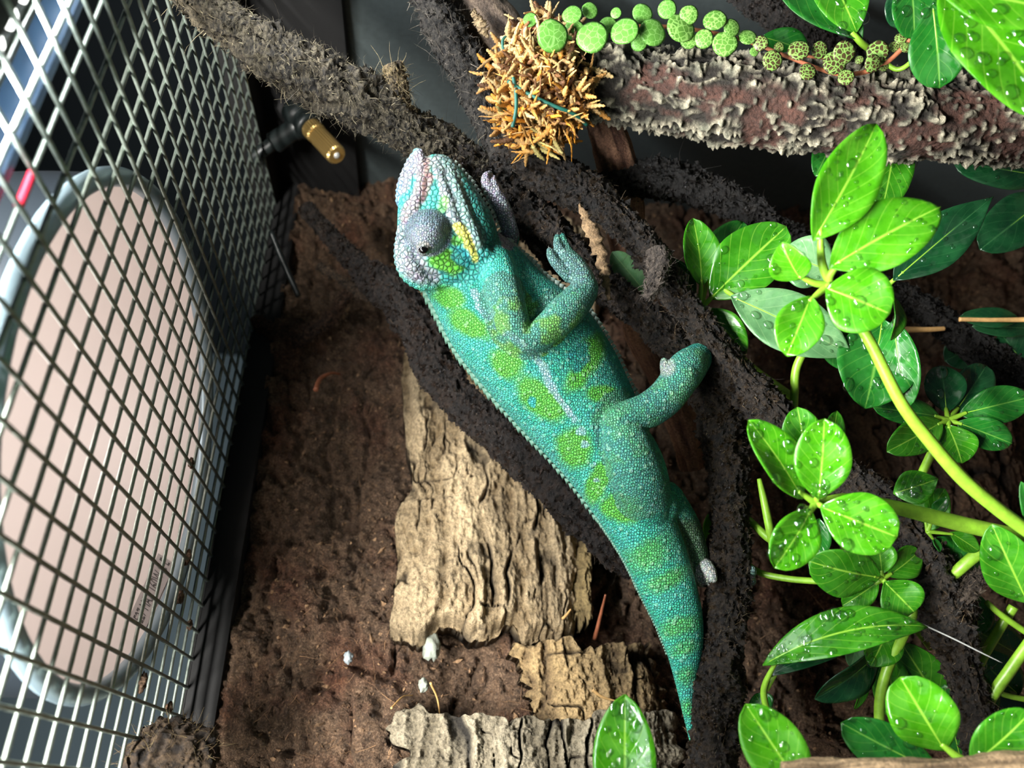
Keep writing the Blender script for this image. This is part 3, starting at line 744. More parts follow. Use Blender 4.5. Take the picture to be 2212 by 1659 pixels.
# broken bark stub under the mesh, bottom left
bm = bmesh.new(); bmesh.ops.create_icosphere(bm, subdivisions=6, radius=1.0)
v = np.array([x.co[:] for x in bm.verts]); f = np.array([[x.index for x in g.verts] for g in bm.faces]); bm.free()
c = W(375, 1645, .292)
loc = v[:, :1]*RIGHT*95+v[:, 1:2]*DOWN*85+v[:, 2:]*FWD*80
loc = loc*.292/FPX*(1+0.28*fbm(v*2.0, 3, 61)+0.16*fbm(v*9, 4, 62, .6))[:, None]
w = np.clip(0.45+fbm(v*6, 4, 63), 0, 1)[:, None]
stub = empty('bark_stub', c+loc[loc[:, 2].argmin()]); tag(stub, 'crumbling brown bark stub under the mesh at the lower left', 'bark stub')
obj('bark', c+loc, f, MAT['bark'], stub, col=linA([24, 17, 12])*(1-w)+linA([76, 60, 42])*w)
r = np.random.default_rng(64); k = r.integers(0, len(v), 700)
vv, ff, idx = fibres_arr((c+loc)[k], v[k]@np.array([RIGHT, DOWN, FWD])+r.normal(size=(700, 3))*0.7, r.uniform(.002, .008, 700), r.uniform(.00006, .00013, 700), .4, 4, 65)
o = obj('loose_fibres', vv, ff, MAT['fibre'], stub, col=(linA([70, 50, 34])+(linA([120, 104, 70])-linA([70, 50, 34]))*r.random((700, 1)))[idx]); o['kind'] = 'stuff'

# pale stones / twigs on the soil
def pebble(label, px, py, r_px, mat, seed, y=None, sq=(1, .7, .7), cat='pebble', name='pebble'):
    bm = bmesh.new(); bmesh.ops.create_icosphere(bm, subdivisions=3, radius=1.0)
    v = np.array([x.co[:] for x in bm.verts]); f = np.array([[x.index for x in g.verts] for g in bm.faces]); bm.free()
    q = WY(px, py, y or YB-0.012); t = PIX(q)[2]
    v = v*np.array(sq)*(1+0.7*fbm(v*2.6, 4, seed, .65)[:, None])*r_px*t/FPX
    return tag(obj(name, v+q, f, MAT[mat]), label, cat)
pebble('pale greenish pebble just below the large cork slab', 932, 1398, 26, 'white_lump', 71)
pebble('small white pebble in the soil above the lower cork slab', 915, 1480, 15, 'white_lump', 72)
pebble('small dark grey pebble in soil left of the large cork slab', 752, 1420, 13, 'paper_white', 73)
def twig(label, pts, mat, r_px, y0=0.03, y1=0.012, name='twig'):
    P3 = [WY(x, y, YB-(y0+(y1-y0)*k/(len(pts)-1))) for k, (x, y) in enumerate(pts)]
    rows, _ = cat_rom(np.array(P3), 24); t = PIX(rows[0])[2]
    V, F = tube_closed(rows, np.linspace(r_px, r_px*0.45, 24)*t/FPX, 8)
    return tag(obj(name, V, F, MAT[mat]), label, 'twig')
twig('brown twig standing up between the large cork slab and the tail', [(1285, 1380), (1297, 1330), (1308, 1285)], 'stem_red', 5, 0.01, 0.035)
twig('short slanted twig left of the upright brown twig', [(1205, 1345), (1222, 1330), (1233, 1316)], 'stem_tan', 4, 0.02, 0.03)
twig('thin tan straw lying in the soil above the lower cork slab', [(930, 1475), (945, 1510), (952, 1560)], 'stem_tan', 3)
twig('bent tan straw left of the thin straw in the soil', [(845, 1530), (870, 1505), (892, 1502)], 'stem_tan', 2.5)
twig('curled rusty husk in the soil near the upper edge of lit soil', [(682, 842), (692, 818), (716, 806), (734, 808)], 'stem_red', 6)
twig('tan straw across the dark gap right of the lower cork slab', [(1280, 1490), (1300, 1505), (1335, 1516)], 'stem_tan', 4, 0.04, 0.04)

# ------------------------------------------------------------------ misting nozzle in the corner
T0 = 0.44
noz = empty('misting_nozzle', W(690, 300, T0)); tag(noz, 'black misting elbow with a brass nozzle in the dark corner', 'nozzle')
def part_tube(name, ctrl, mat, parent, ns=24, n=None):
    C, R, L = pxpath(ctrl, n=n or 30); V, F = tube_closed(C, R, ns); return obj(name, V, F, MAT[mat], parent)
def stepped(name, p0, p1, rad, mat, parent, ns=28, knurl=0):
    "turned part: (fraction, radius px) steps along p0-p1"
    p0, p1 = np.array(p0), np.array(p1); C = np.array([p0+(p1-p0)*s for s, _ in rad]); R = np.array([r for _, r in rad])*T0/FPX
    V, F = tube_closed(C, R, ns)
    if knurl:
        ax = (p1-p0)/np.linalg.norm(p1-p0)
        for i in range(len(rad)):
            c_ = C[i]
            for j in range(ns):
                k = i*ns+j; V[k] = c_+(V[k]-c_)*(1-(0.07 if j % 2 else 0))
    return obj(name, V, F, MAT[mat], parent, smooth=not knurl)
A0, A1 = W(668, 272, T0+.006), W(728, 336, T0-.010)
stepped('brass_nozzle', A0, A1, [(0, 15), (.05, 23), (.28, 23), (.30, 20), (.36, 20), (.38, 22), (.97, 22), (1, 19)], 'brass', noz, 48, 1)
stepped('nozzle_tip', W(726, 334, T0-.0098), W(730, 338, T0-.011), [(0, 7), (.6, 7), (1, 4)], 'steel_tip', noz)
stepped('nozzle_socket', W(632, 236, T0+.012), W(672, 277, T0+.005), [(0, 20), (.05, 30), (.45, 30), (.5, 26), (.72, 26), (.75, 31), (.95, 31), (1, 24)], 'dark_hose', noz)
stepped('elbow', W(660, 262, T0+.013), W(588, 312, T0+.013), [(0, 18), (.04, 26), (.40, 26), (.44, 22), (.95, 24), (1, 18)], 'dark_hose', noz)
stepped('hose', W(592, 308, T0+.013), W(540, 345, T0+.013), [(0, 14), (.1, 15), (.96, 15), (1, 12)], 'dark_hose', noz)
stepped('mounting_nut', W(632, 236, T0+.012), W(610, 216, T0+.035), [(0, 26), (.06, 34), (.5, 34), (.54, 22), (1, 22)], 'black_plastic', noz, 6)
C, R, L = pxpath([(585, 500, .43, 6), (612, 565, .43, 7), (645, 640, .428, 6)], n=20); V, F = tube_closed(C, R, 10)
tag(obj('thin_stick', V, F, MAT['dark_hose']), 'thin dim greenish stick in the dark below the nozzle', 'stick')

# ------------------------------------------------------------------ moss clump with green twine
r = np.random.default_rng(81)
parts, cols, off = [], [], 0
moss = empty('moss_clump', W(1180, 330, .318)); tag(moss, 'orange-tan dried moss clump tied round the end of the corky branch', 'moss')
core_v = None
bm = bmesh.new(); bmesh.ops.create_icosphere(bm, subdivisions=5, radius=1.0)
v = np.array([x.co[:] for x in bm.verts]); f = np.array([[x.index for x in g.verts] for g in bm.faces]); bm.free()
cv = W(1165, 190, .330)+(v[:, :1]*RIGHT*88+v[:, 1:2]*DOWN*120+v[:, 2:]*FWD*70)*.33/FPX*(1+.25*fbm(v*3, 3, 82)+.12*fbm(v*11, 3, 83))[:, None]
w = np.clip(.4+fbm(v*7, 4, 84), 0, 1)[:, None]
obj('moss_core', cv, f, MAT['moss'], moss, col=linA([52, 36, 20])*(1-w)+linA([128, 92, 48])*w)
for k in range(950):
    a = r.uniform(0, 2*np.pi); rad = np.sqrt(r.uniform(0, 1))
    px = 1170+rad*math.cos(a)*105; py = 180+rad*math.sin(a)*135
    if px > 1235 and py < 190 and r.random() < .6: continue
    t = .331-.021*np.sqrt(max(0, 1-(rad*.95)**2))-r.uniform(0, .003)
    p = W(px, py, t); d = (RIGHT*math.cos(a)+DOWN*math.sin(a))*rad*1.0-FWD*r.uniform(0.0, .7)+r.normal(size=3)*.6
    d[2] -= .25
    L = r.uniform(.006, .016); n = 17
    pts = [p]; bend = r.normal(size=3)*.42
    for q in range(n-1):
        d = d/np.linalg.norm(d); pts.append(pts[-1]+d*L/(n-1)); d = d+bend+r.normal(size=3)*.14
    R0 = r.choice([.0005, .0008, .0011, .0014])*r.uniform(.7, 1.2)
    R_ = R0*np.sin(np.linspace(.35, 3.0, n))**.6*(0.72+.45*(np.arange(n) % 2))
    V, F = tube_closed(np.array(pts), R_, 6)
    hue = np.clip(.45+.35*((py-180)/135)+r.normal()*.28, 0, 1)
    tan, org = linA([206, 176, 122]), linA([214, 142, 40]); base = tan*(1-hue)+org*hue
    if r.random() < .18: base = linA([112, 74, 40])
    if r.random() < .10 and py > 230: base = linA([176, 160, 92])
    cols.append(np.tile(base*r.uniform(.55, 1.15), (len(V), 1))); parts.append((V, F))
V, F = merge(parts); o = obj('moss_strands', V, F, MAT['moss'], moss, col=np.vstack(cols)); o['kind'] = 'stuff'
def twine(label, pts, r_px=4.2):
    C, R, L = pxpath([(x, y, t, r_px) for x, y, t in pts], n=40); V, F = tube_closed(C, R, 8)
    tag(obj('green_twine', V, F, MAT['green_twine']), label, 'twine')
twine('thin green twine running slantwise across the moss clump', [(1098, 176, .307), (1120, 190, .305), (1160, 212, .304), (1205, 232, .305), (1240, 246, .308), (1268, 270, .314)])
twine('short green twine hanging straight down the moss', [(1109, 168, .306), (1114, 195, .305), (1115, 235, .305), (1107, 275, .307)])
twine('green twine loop at the upper left of the moss', [(1104, 76, .316), (1088, 84, .314), (1086, 100, .314), (1090, 110, .315), (1086, 122, .317)], 3.6)

# ------------------------------------------------------------------ chameleon
cham = empty('chameleon', W(1420, 860, .325)); tag(cham, 'turquoise and green chameleon climbing with its head towards the top', 'chameleon')
SH = []       # closed shells that are fused into one skin
def loft(secs, ns=48, n=90, t0=.325, lens=1.0, sq=2.0):
    """secs rows: Dx, Dy, Vx, Vy (dorsal and ventral edge in the picture), half thickness px, depth offset px"""
    S = np.array(secs, float)
    cx, cy = (S[:, 0]+S[:, 2])/2, (S[:, 1]+S[:, 3])/2
    rows = []
    for k in range(len(S)):
        t = t0*(1+S[k, 5]/FPX); pD, pV = W(S[k, 0], S[k, 1], t), W(S[k, 2], S[k, 3], t)
        rows.append(np.r_[(pD+pV)/2, (pD-pV)/2, S[k, 4]*t/FPX])
    R, L = cat_rom(np.array(rows), n)
    th = np.linspace(0, 2*np.pi, ns, endpoint=False)
    c, s = np.cos(th), np.sin(th)
    e = 2/sq
    cc = np.sign(c)*np.abs(c)**e; ss = np.sign(s)*np.abs(s)**(e*lens)
    V = R[:, None, :3]+cc[None, :, None]*R[:, None, 3:6]+ss[None, :, None]*FWD*R[:, 6][:, None, None]
    i = np.arange(n-1)[:, None]; j = np.arange(ns)[None, :]
    F = np.stack([i*ns+j, i*ns+(j+1) % ns, (i+1)*ns+(j+1) % ns, (i+1)*ns+j], -1).reshape(-1, 4)
    tri = np.vstack([F[:, [0, 1, 2]], F[:, [0, 2, 3]]])
    V = V.reshape(-1, 3); a0, a1 = len(V), len(V)+1
    V = np.vstack([V, R[0, :3], R[-1, :3]]); j = np.arange(ns); q = (n-1)*ns
    tri = np.vstack([tri, np.column_stack([np.full(ns, a0), (j+1) % ns, j]), np.column_stack([np.full(ns, a1), q+j, q+(j+1) % ns])])
    SH.append((V, tri)); return R
def limb(ctrl, t0=.325, n=60, ns=24, beads=None):
    "ctrl rows: px, py, depth offset px, radius px"
    rows = np.array([np.r_[W(x, y, t0*(1+d/FPX)), r*t0/FPX] for x, y, d, r in ctrl])
    C, L = cat_rom(rows, n)
    R = np.maximum(C[:, 3], 3e-4)
    if beads: R = R*(1+beads[1]*np.cos(np.linspace(0, L, n)/beads[0]*2*np.pi))
    # rounded ends
    T = np.gradient(C[:, :3], axis=0); T /= np.linalg.norm(T, axis=1)[:, None]
    P0 = [C[0, :3]-T[0]*R[0]*k for k in (.97, .8, .45)]; P1 = [C[-1, :3]+T[-1]*R[-1]*k for k in (.45, .8, .97)]
    r0 = [R[0]*k for k in (.22, .6, .89)]; r1 = [R[-1]*k for k in (.89, .6, .22)]
    SH.append(tube_closed(np.vstack([P0, C[:, :3], P1]), np.r_[r0, R, r1], ns)); return C
def ball(px, py, d, rx, ry, rd, t0=.325):
    bm = bmesh.new(); bmesh.ops.create_icosphere(bm, subdivisions=4, radius=1.0)
    v = np.array([x.co[:] for x in bm.verts]); f = np.array([[x.index for x in g.verts] for g in bm.faces]); bm.free()
    t = t0*(1+d/FPX); s = t/FPX
    SH.append((W(px, py, t)+(v[:, :1]*RIGHT*rx+v[:, 1:2]*DOWN*ry+v[:, 2:]*FWD*rd)*s, f))
# trunk and tail
TORSO = [(905, 560, 1075, 500, 62, -4), (912, 612, 1118, 535, 72, 0), (938, 668, 1180, 598, 84, 2), (978, 748, 1262, 662, 96, 2), (1042, 832, 1320, 745, 98, 0), (1112, 912, 1360, 826, 90, -3), (1176, 980, 1392, 905, 80, -8),
         (1236, 1048, 1425, 985, 70, -14), (1286, 1116, 1450, 1062, 62, -22), (1320, 1166, 1462, 1120, 56, -30), (1350, 1216, 1482, 1178, 50, -38), (1384, 1288, 1504, 1256, 44, -50), (1416, 1352, 1518, 1334, 37, -60),
         (1440, 1412, 1518, 1404, 29, -68), (1458, 1474, 1506, 1470, 20, -74), (1473, 1536, 1500, 1534, 12, -78), (1486, 1590, 1497, 1589, 6, -80), (1494, 1625, 1498, 1625, 2.5, -80)]
loft(TORSO, 56, 150, .325, 1.12)
# head
HT = .318
HEAD = [(930, 336, 966, 338, 15, 0), (918, 346, 978, 346, 26, 0), (900, 368, 992, 362, 38, 0), (884, 400, 1016, 392, 50, 0), (876, 440, 1044, 432, 60, 0), (872, 480, 1066, 470, 68, 0), (868, 520, 1074, 506, 72, 0), (868, 556, 1066, 540, 72, 0),
        (874, 586, 1046, 566, 66, 0), (894, 610, 1030, 596, 54, 4), (920, 630, 1020, 620, 40, 8)]
loft(HEAD, 56, 100, HT, 1.0, 2.35)
# crests of the head
limb([(905, 334, -6, 12), (911, 358, -20, 14), (913, 390, -36, 14), (906, 425, -48, 14), (893, 455, -54, 14), (877, 482, -48, 14), (868, 512, -36, 12)], HT, 90, 20, (0.0022, .14))
limb([(902, 332, -2, 11), (890, 350, 4, 12), (878, 378, 8, 13), (868, 405, 12, 12), (864, 440, 12, 10)], HT, 80, 20, (0.0022, .16))
limb([(906, 345, -4, 16), (896, 400, -14, 26), (886, 450, -20, 26), (880, 500, -16, 22)], HT, 40, 20)
ball(877, 424, 26, 21, 36, 26, HT)                       # far eye
limb([(868, 505, -20, 12), (866, 540, -22, 15), (871, 572, -24, 17), (886, 598, -24, 16), (912, 618, -18, 12)], HT, 80, 20, (0.0024, .12))
limb([(880, 545, -48, 16), (893, 580, -52, 17), (915, 606, -44, 14), (940, 618, -34, 10)], HT, 60, 20, (0.0026, .10))
# lips
limb([(938, 346, -18, 10), (949, 378, -38, 12), (966, 425, -56, 12), (986, 472, -66, 11), (1006, 515, -68, 10), (1020, 548, -62, 8)], HT, 110, 20, (0.0026, .08))
limb([(962, 346, -14, 9), (974, 380, -36, 12), (992, 428, -54, 13), (1012, 478, -62, 13), (1030, 520, -62, 12), (1038, 548, -54, 9)], HT, 110, 20, (0.0024, .06))
limb([(1020, 548, -58, 9), (1034, 556, -54, 10), (1050, 545, -48, 12)], HT, 30, 20)
# near eye turret
ball(927, 500, -46, 52, 52, 40, HT)
limb([(928, 500, -60, 46), (924, 514, -84, 36), (919, 528, -98, 25), (915, 538, -104, 15)], HT, 40, 32)
# near front leg
limb([(1066, 565, -40, 42), (1082, 615, -78, 41), (1096, 662, -102, 38), (1110, 704, -112, 34), (1128, 734, -114, 28)], .325, 60, 28)
limb([(1122, 728, -114, 29), (1146, 735, -114, 29), (1186, 708, -108, 33), (1222, 674, -96, 36), (1250, 644, -78, 33), (1264, 622, -70, 28)], .325, 60, 28)
limb([(1262, 630, -72, 29), (1258, 604, -64, 26), (1242, 578, -56, 25), (1226, 560, -50, 23)], .325, 40, 28)
limb([(1226, 566, -54, 14), (1210, 542, -52, 12), (1204, 524, -46, 9), (1203, 511, -34, 6)], .325, 34, 18)
limb([(1236, 562, -44, 14), (1223, 538, -42, 12), (1217, 520, -38, 9), (1215, 509, -28, 6)], .325, 34, 18)
limb([(1230, 596, -62, 15), (1206, 574, -66, 12), (1192, 556, -64, 10), (1187, 541, -56, 7)], .325, 34, 18)
# far front leg and foot
limb([(1060, 570, 60, 36), (1096, 520, 44, 26), (1098, 488, 16, 19), (1086, 450, 0, 18), (1072, 418, -14, 18), (1063, 403, -20, 16)], .325, 50, 22)
limb([(1062, 410, -26, 11), (1050, 394, -30, 11), (1050, 381, -26, 9), (1058, 375, -14, 7)], .325, 30, 16)
limb([(1074, 414, -26, 10), (1066, 396, -26, 9), (1066, 385, -18, 7)], .325, 30, 16)
# near hind leg
limb([(1392, 1085, -44, 58), (1378, 1030, -64, 62), (1362, 980, -78, 58), (1346, 938, -84, 48), (1336, 914, -84, 36)], .325, 60, 28)
limb([(1338, 912, -86, 36), (1362, 898, -86, 34), (1400, 886, -80, 37), (1434, 862, -72, 38), (1456, 836, -66, 38), (1472, 814, -58, 38)], .325, 60, 28)
limb([(1464, 822, -56, 40), (1484, 796, -38, 40), (1502, 778, -14, 34), (1516, 762, 10, 26), (1526, 752, 28, 17)], .325, 46, 26)
limb([(1500, 796, -20, 20), (1520, 786, 0, 16), (1532, 782, 18, 12), (1536, 782, 30, 9)], .325, 30, 18)
limb([(1456, 820, -58, 20), (1442, 802, -52, 15), (1436, 788, -46, 11), (1434, 780, -38, 8)], .325, 30, 18)
# hip lump, vent
ball(1440, 1092, -40, 26, 32, 34)
# far hind leg and foot round the upright vine
limb([(1435, 1080, 30, 44), (1472, 1140, 40, 42), (1494, 1200, 36, 38), (1514, 1240, 24, 28), (1530, 1250, 14, 20)], .318, 40, 22)
limb([(1526, 1222, 0, 15), (1535, 1236, -22, 13), (1541, 1250, -38, 9)], .318, 30, 18)
limb([(1530, 1238, 8, 18), (1566, 1246, 36, 16), (1600, 1244, 30, 15), (1622, 1236, 8, 12), (1624, 1230, -6, 9)], .318, 40, 18)
limb([(1566, 1262, 36, 14), (1604, 1262, 28, 13), (1622, 1256, 6, 11), (1622, 1252, -6, 8)], .318, 40, 18)

V, F = merge(SH)
tmp = mesh_data('tmp_shells', V, F); to = bpy.data.objects.new('tmp_shells', tmp); COL.objects.link(to)
md = to.modifiers.new('fuse', 'REMESH'); md.mode = 'VOXEL'; md.voxel_size = 0.00054; md.use_smooth_shade = True
md2 = to.modifiers.new('soften', 'SMOOTH'); md2.factor = 0.5; md2.iterations = 4
dg = bpy.context.evaluated_depsgraph_get(); ev = to.evaluated_get(dg); em = ev.to_mesh()
nv = len(em.vertices); V = np.zeros(nv*3, np.float32); em.vertices.foreach_get('co', V); V = V.reshape(-1, 3).astype(float)
nf = len(em.polygons); F = np.zeros(len(em.loops), np.int32); em.loops.foreach_get('vertex_index', F)
F = F.reshape(-1, 4) if len(F) == nf*4 else [list(p.vertices) for p in em.polygons]
Nn = np.zeros(nv*3, np.float32); em.vertices.foreach_get('normal', Nn); Nn = Nn.reshape(-1, 3)
ev.to_mesh_clear(); bpy.data.objects.remove(to); bpy.data.meshes.remove(tmp)

# skin pattern, in the animal's side-view plane (sx, sy follow the picture)
sx, sy, st = PIX(V)
wx = sx+13*fbm(V*110, 4, 91, .6); wy = sy+13*fbm(V*110, 4, 92, .6)
def seg(x0, y0, x1, y1):
    dx, dy = x1-x0, y1-y0; u = np.clip(((wx-x0)*dx+(wy-y0)*dy)/(dx*dx+dy*dy), 0, 1)
    return np.hypot(wx-x0-u*dx, wy-y0-u*dy), u
def poly(pts):
    return np.min([seg(*a, *b)[0] for a, b in zip(pts[:-1], pts[1:])], 0)
def ell(cx, cy, rx, ry, ang, soft=.25):
    c, s = math.cos(math.radians(ang)), math.sin(math.radians(ang))
    X = ((wx-cx)*c+(wy-cy)*s)/rx; Y = (-(wx-cx)*s+(wy-cy)*c)/ry
    return np.clip((1-np.hypot(X, Y))/soft+.5, 0, 1)
def sm(x, a, b): u = np.clip((x-a)/(b-a), 0, 1); return u*u*(3-2*u)
col = np.tile(linA([68, 188, 160]), (nv, 1))
def put(mask, c, k=1.0):
    global col
    mk = (np.clip(mask, 0, 1)*k)[:, None]; col = col*(1-mk)+linA(c)*mk
nz = fbm(V*260, 3, 93)
put(sm(nz, -.2, .5), (96, 210, 184), .7)
mid = poly([(1000, 570), (1120, 705), (1235, 870), (1330, 1012), (1391, 1148), (1445, 1275), (1479, 1410), (1490, 1560)])
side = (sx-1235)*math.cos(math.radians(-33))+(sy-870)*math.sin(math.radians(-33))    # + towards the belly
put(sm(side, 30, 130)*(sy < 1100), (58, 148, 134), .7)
G1 = (108, 196, 40)
body = [(968, 640, 36, 26, 35), (1014, 702, 54, 25, 30), (1094, 788, 44, 30, 35), (1172, 862, 60, 36, 35), (1240, 968, 44, 40, 60), (1292, 1042, 26, 52, 25), (1345, 1098, 46, 32, 10),
        (1265, 782, 30, 66, 30), (1300, 850, 40, 20, 0), (1318, 890, 46, 20, -30), (1405, 1196, 52, 30, -30), (1440, 1252, 50, 20, -25), (1470, 1352, 44, 22, -15), (1478, 1400, 30, 16, -10), (1482, 1462, 22, 16, 0), (1486, 1530, 16, 18, 0)]
for e in body: put(ell(*e, soft=.42 if e[1] < 1120 else .9), G1, .85 if e[1] < 1120 else .6)
put(ell(1250, 772, 22, 34, 30), (50, 158, 150), .9); put(ell(1152, 868, 10, 9, 0), (60, 190, 180), .9)
stripe = [(1022, 628), (1035, 660), (1075, 700), (1110, 730), (1160, 775), (1190, 825), (1216, 866), (1232, 890)]
put(1-sm(poly(stripe), 5, 11), (176, 222, 222), .85)
for q in ((1242, 907, 9), (1256, 936, 9), (1264, 962, 10), (1283, 1005, 5), (1288, 1037, 5), (1230, 894, 7)): put(ell(q[0], q[1], q[2], q[2], 0), (170, 222, 218), .85)
d, u = seg(905, 600, 1300, 1120)
put(1-sm(poly([(918, 625), (942, 690), (985, 765), (1048, 845), (1118, 920), (1180, 985), (1240, 1055), (1290, 1122)]), 6, 26), (96, 190, 176), .5)
# limbs
t_near = st < .325*(1-58/FPX)
fl = np.minimum(poly([(1085, 640), (1112, 708), (1140, 730)]), np.minimum(poly([(1140, 730), (1262, 625)]), poly([(1262, 620), (1215, 545)])))
front = (fl < 52)*sm(.325*(1-30/FPX)-st, 0, .003)
LIMB = (88, 148, 128)
put(front*np.ones(nv), LIMB, .85)
put(front*sm(fbm(V*150, 3, 95), -.05, .35)*(1-sm(poly([(1110, 680), (1150, 735), (1190, 690)]), 50, 80)), (116, 176, 60), .75)
put(front*(1-sm(poly([(1240, 590), (1190, 545)]), 20, 45)), (104, 138, 134), .8)
hl = np.minimum(poly([(1385, 1060), (1345, 930)]), np.minimum(poly([(1338, 908), (1440, 862)]), poly([(1440, 862), (1520, 760)])))
hind = (hl < 62)*sm(.325*(1-30/FPX)-st, 0, .004)
put(hind*np.ones(nv), (80, 148, 128), .8)
put(hind*sm(fbm(V*140, 3, 96), 0, .4), (96, 168, 104), .5)
put((1-sm(np.hypot(sx-1438, sy-792), 14, 26))*1.0, (178, 186, 176), .8)
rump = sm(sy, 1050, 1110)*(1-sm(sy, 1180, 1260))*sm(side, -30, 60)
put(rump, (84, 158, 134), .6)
vy = np.array([r_[3] for r_ in TORSO]); vx = np.array([r_[2] for r_ in TORSO])
farhind = (st > .308)*sm(sy, 1105, 1135)*(sy < 1300)*(sx < 1565)*(sx > np.interp(sy, vy, vx)-2)
put(farhind*1.0, (92, 112, 74), .85)  # olive tone puts the far hind leg's shade into the skin colour
put((np.hypot(sx-1538, sy-1240) < 36)*1.0, (212, 214, 204), .9); put((sx > 1585)*(sy > 1200)*1.0, (138, 168, 158), .9)
farhand = (sx > 1034)*(sx < 1125)*(sy < 512)*(st > .3135)*(sx-1038 > (sy-380)*.36-10)*(sx > 1066-(500-sy)*.0)*1.0 if False else (poly([(1052, 385), (1062, 405), (1086, 450), (1098, 488), (1097, 512)]) < 27)*(sx-1041 > (sy-400)*.33)*(st > .309)*(st < .338)
# head
hm = np.clip((1-np.hypot((sx-955)/140, (sy-470)/165))/.12+.3, 0, 1)*(st < .3225)*(1-front)
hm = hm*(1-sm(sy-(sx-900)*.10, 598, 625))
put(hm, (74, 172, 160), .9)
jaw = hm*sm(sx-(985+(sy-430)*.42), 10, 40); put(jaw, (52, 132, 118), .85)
put(hm*(1-sm(poly([(888, 350), (886, 420), (876, 470), (868, 520)]), 26, 40)), (80, 192, 182), .9)
put(hm*ell(880, 545, 26, 60, 0), (90, 190, 176), .8)
put(hm*(1-sm(poly([(906, 335), (913, 390), (903, 430), (880, 475)]), 11, 20)), (166, 150, 150), .92)
put(hm*(1-sm(poly([(900, 332), (888, 352), (876, 380), (866, 408)]), 10, 18)), (170, 164, 174), .9)
put((1-sm(np.hypot((sx-866)/16, (sy-424)/34), .85, 1.05))*(st > .3165), (150, 186, 214), .9)
put(hm*(1-sm(poly([(918, 345), (924, 385), (916, 430)]), 5, 11))*sm(sy, 335, 345), (130, 84, 72), .6)
put(hm*(1-sm(poly([(868, 500), (866, 545), (874, 582), (900, 612)]), 12, 22)), (168, 170, 172), .85)
put(hm*(1-sm(poly([(893, 560), (905, 590), (925, 608)]), 18, 30)), (150, 147, 152), .85)
put(hm*(1-sm(poly([(940, 350), (966, 425), (986, 472), (1002, 508)]), 11, 18)), (158, 162, 160), .88)
put(hm*(1-sm(poly([(964, 350), (992, 428), (1012, 478), (1030, 520)]), 12, 24)), (138, 160, 152), .85)
put(hm*(1-sm(poly([(951, 360), (979, 435), (999, 485), (1022, 540)]), 2, 4.5)), (74, 84, 82), .8)
put(hm*(1-sm(poly([(990, 490), (1004, 518), (1018, 545), (1024, 556)]), 9, 15)), (212, 206, 92), .95)
put(hm*ell(962, 566, 40, 26, 10), (112, 196, 40), .9); put(hm*ell(985, 524, 14, 12, 0), (110, 190, 50), .8); put(hm*ell(958, 440, 12, 18, 20), (130, 196, 60), .6)
put(hm*ell(996, 555, 22, 14, 20), (64, 172, 178), .8)
eye = np.clip((1-np.hypot((sx-925)/54, (sy-503)/54))/.08, 0, 1)*(st < HT*(1-30/FPX)); er = np.hypot(wx-921, wy-520)
put(eye, (128, 140, 150), .95); put(eye*sm(er, 40, 58), (92, 116, 122), .8); put(eye*(1-sm(er, 26, 40)), (146, 150, 156), .7)
put(eye*sm(np.cos(er*.42), .75, 1)*sm(er, 30, 42), (70, 84, 92), .6)
put(eye*(1-sm(np.hypot(sx-916, sy-537), 14, 19)), (158, 158, 150), .9)
put(sm(sy, 1250, 1500)*(sy > 1250)*(np.sin((sx+sy*2.6)*.030) > .3), (70, 186, 150), .35)
put(farhand*1.0, (172, 166, 178), .92)
hm = hm*(1-farhand)
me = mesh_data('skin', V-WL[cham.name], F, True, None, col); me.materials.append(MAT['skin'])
ca = me.color_attributes.new('mask', 'FLOAT_COLOR', 'POINT'); c4 = np.zeros((nv, 4), np.float32); c4[:, 3] = 1
c4[:, 0] = hm*(1-eye); c4[:, 1] = (1-hm)*(1-.5*farhand); ca.data.foreach_set('color', c4.ravel())
bo = bpy.data.objects.new('body', me); COL.objects.link(bo); bo.parent = cham; WL['body'] = WL[cham.name]
# pupil
bm = bmesh.new(); bmesh.ops.create_uvsphere(bm, u_segments=20, v_segments=12, radius=1.0)
bv = np.array([x.co[:] for x in bm.verts]); bf = [[x.index for x in g.verts] for g in bm.faces]; bm.free()
te = HT*(1-118/FPX)
obj('eye_opening', W(915, 540, te)+(bv[:, :1]*RIGHT*11+bv[:, 1:2]*DOWN*8+bv[:, 2:]*FWD*7)*te/FPX, bf, MAT['pupil'], cham)
# crest spines
cone = np.array([(0, 0, 1.0), (.44, 0, -.4), (.14, .24, -.4), (-.40, .15, -.4), (-.40, -.15, -.4), (.14, -.24, -.4)]); cf = [[0, 1, 2], [0, 2, 3], [0, 3, 4], [0, 4, 5], [0, 5, 1], [5, 4, 3, 2, 1]]
sme = mesh_data('crest_spine', cone, cf, True); sme.materials.append(MAT['spine'])
bme = mesh_data('belly_spine', cone, cf, True); bme.materials.append(MAT['belly_spine'])
def crest(name, me, pts, t0, n, h0, h1, outsign, doff=0):
    rows = np.array([np.r_[W(x, y, t0*(1+d/FPX))] for x, y, d in pts]); C, L = cat_rom(rows, n)
    T = np.gradient(C, axis=0); T /= np.linalg.norm(T, axis=1)[:, None]
    for k in range(n):
        out = np.cross(T[k], FWD)*outsign; out /= np.linalg.norm(out)
        out = out+T[k]*0.35; out /= np.linalg.norm(out)
        b = np.cross(out, T[k]); b /= np.linalg.norm(b); a = np.cross(b, out)
        h = (h0+(h1-h0)*k/n)*t0/FPX*random.uniform(.85, 1.15)
        inst(name, me, cham, C[k], np.column_stack([a, b, out]), h)
dor = [(r[0], r[1], r[5]) for r in TORSO]
crest('crest_spine', sme, [(916, 622, 0)]+dor[2:9], .325, 46, 24, 15, 1)
crest('crest_spine', sme, dor[8:14], .325, 52, 10, 6, 1)
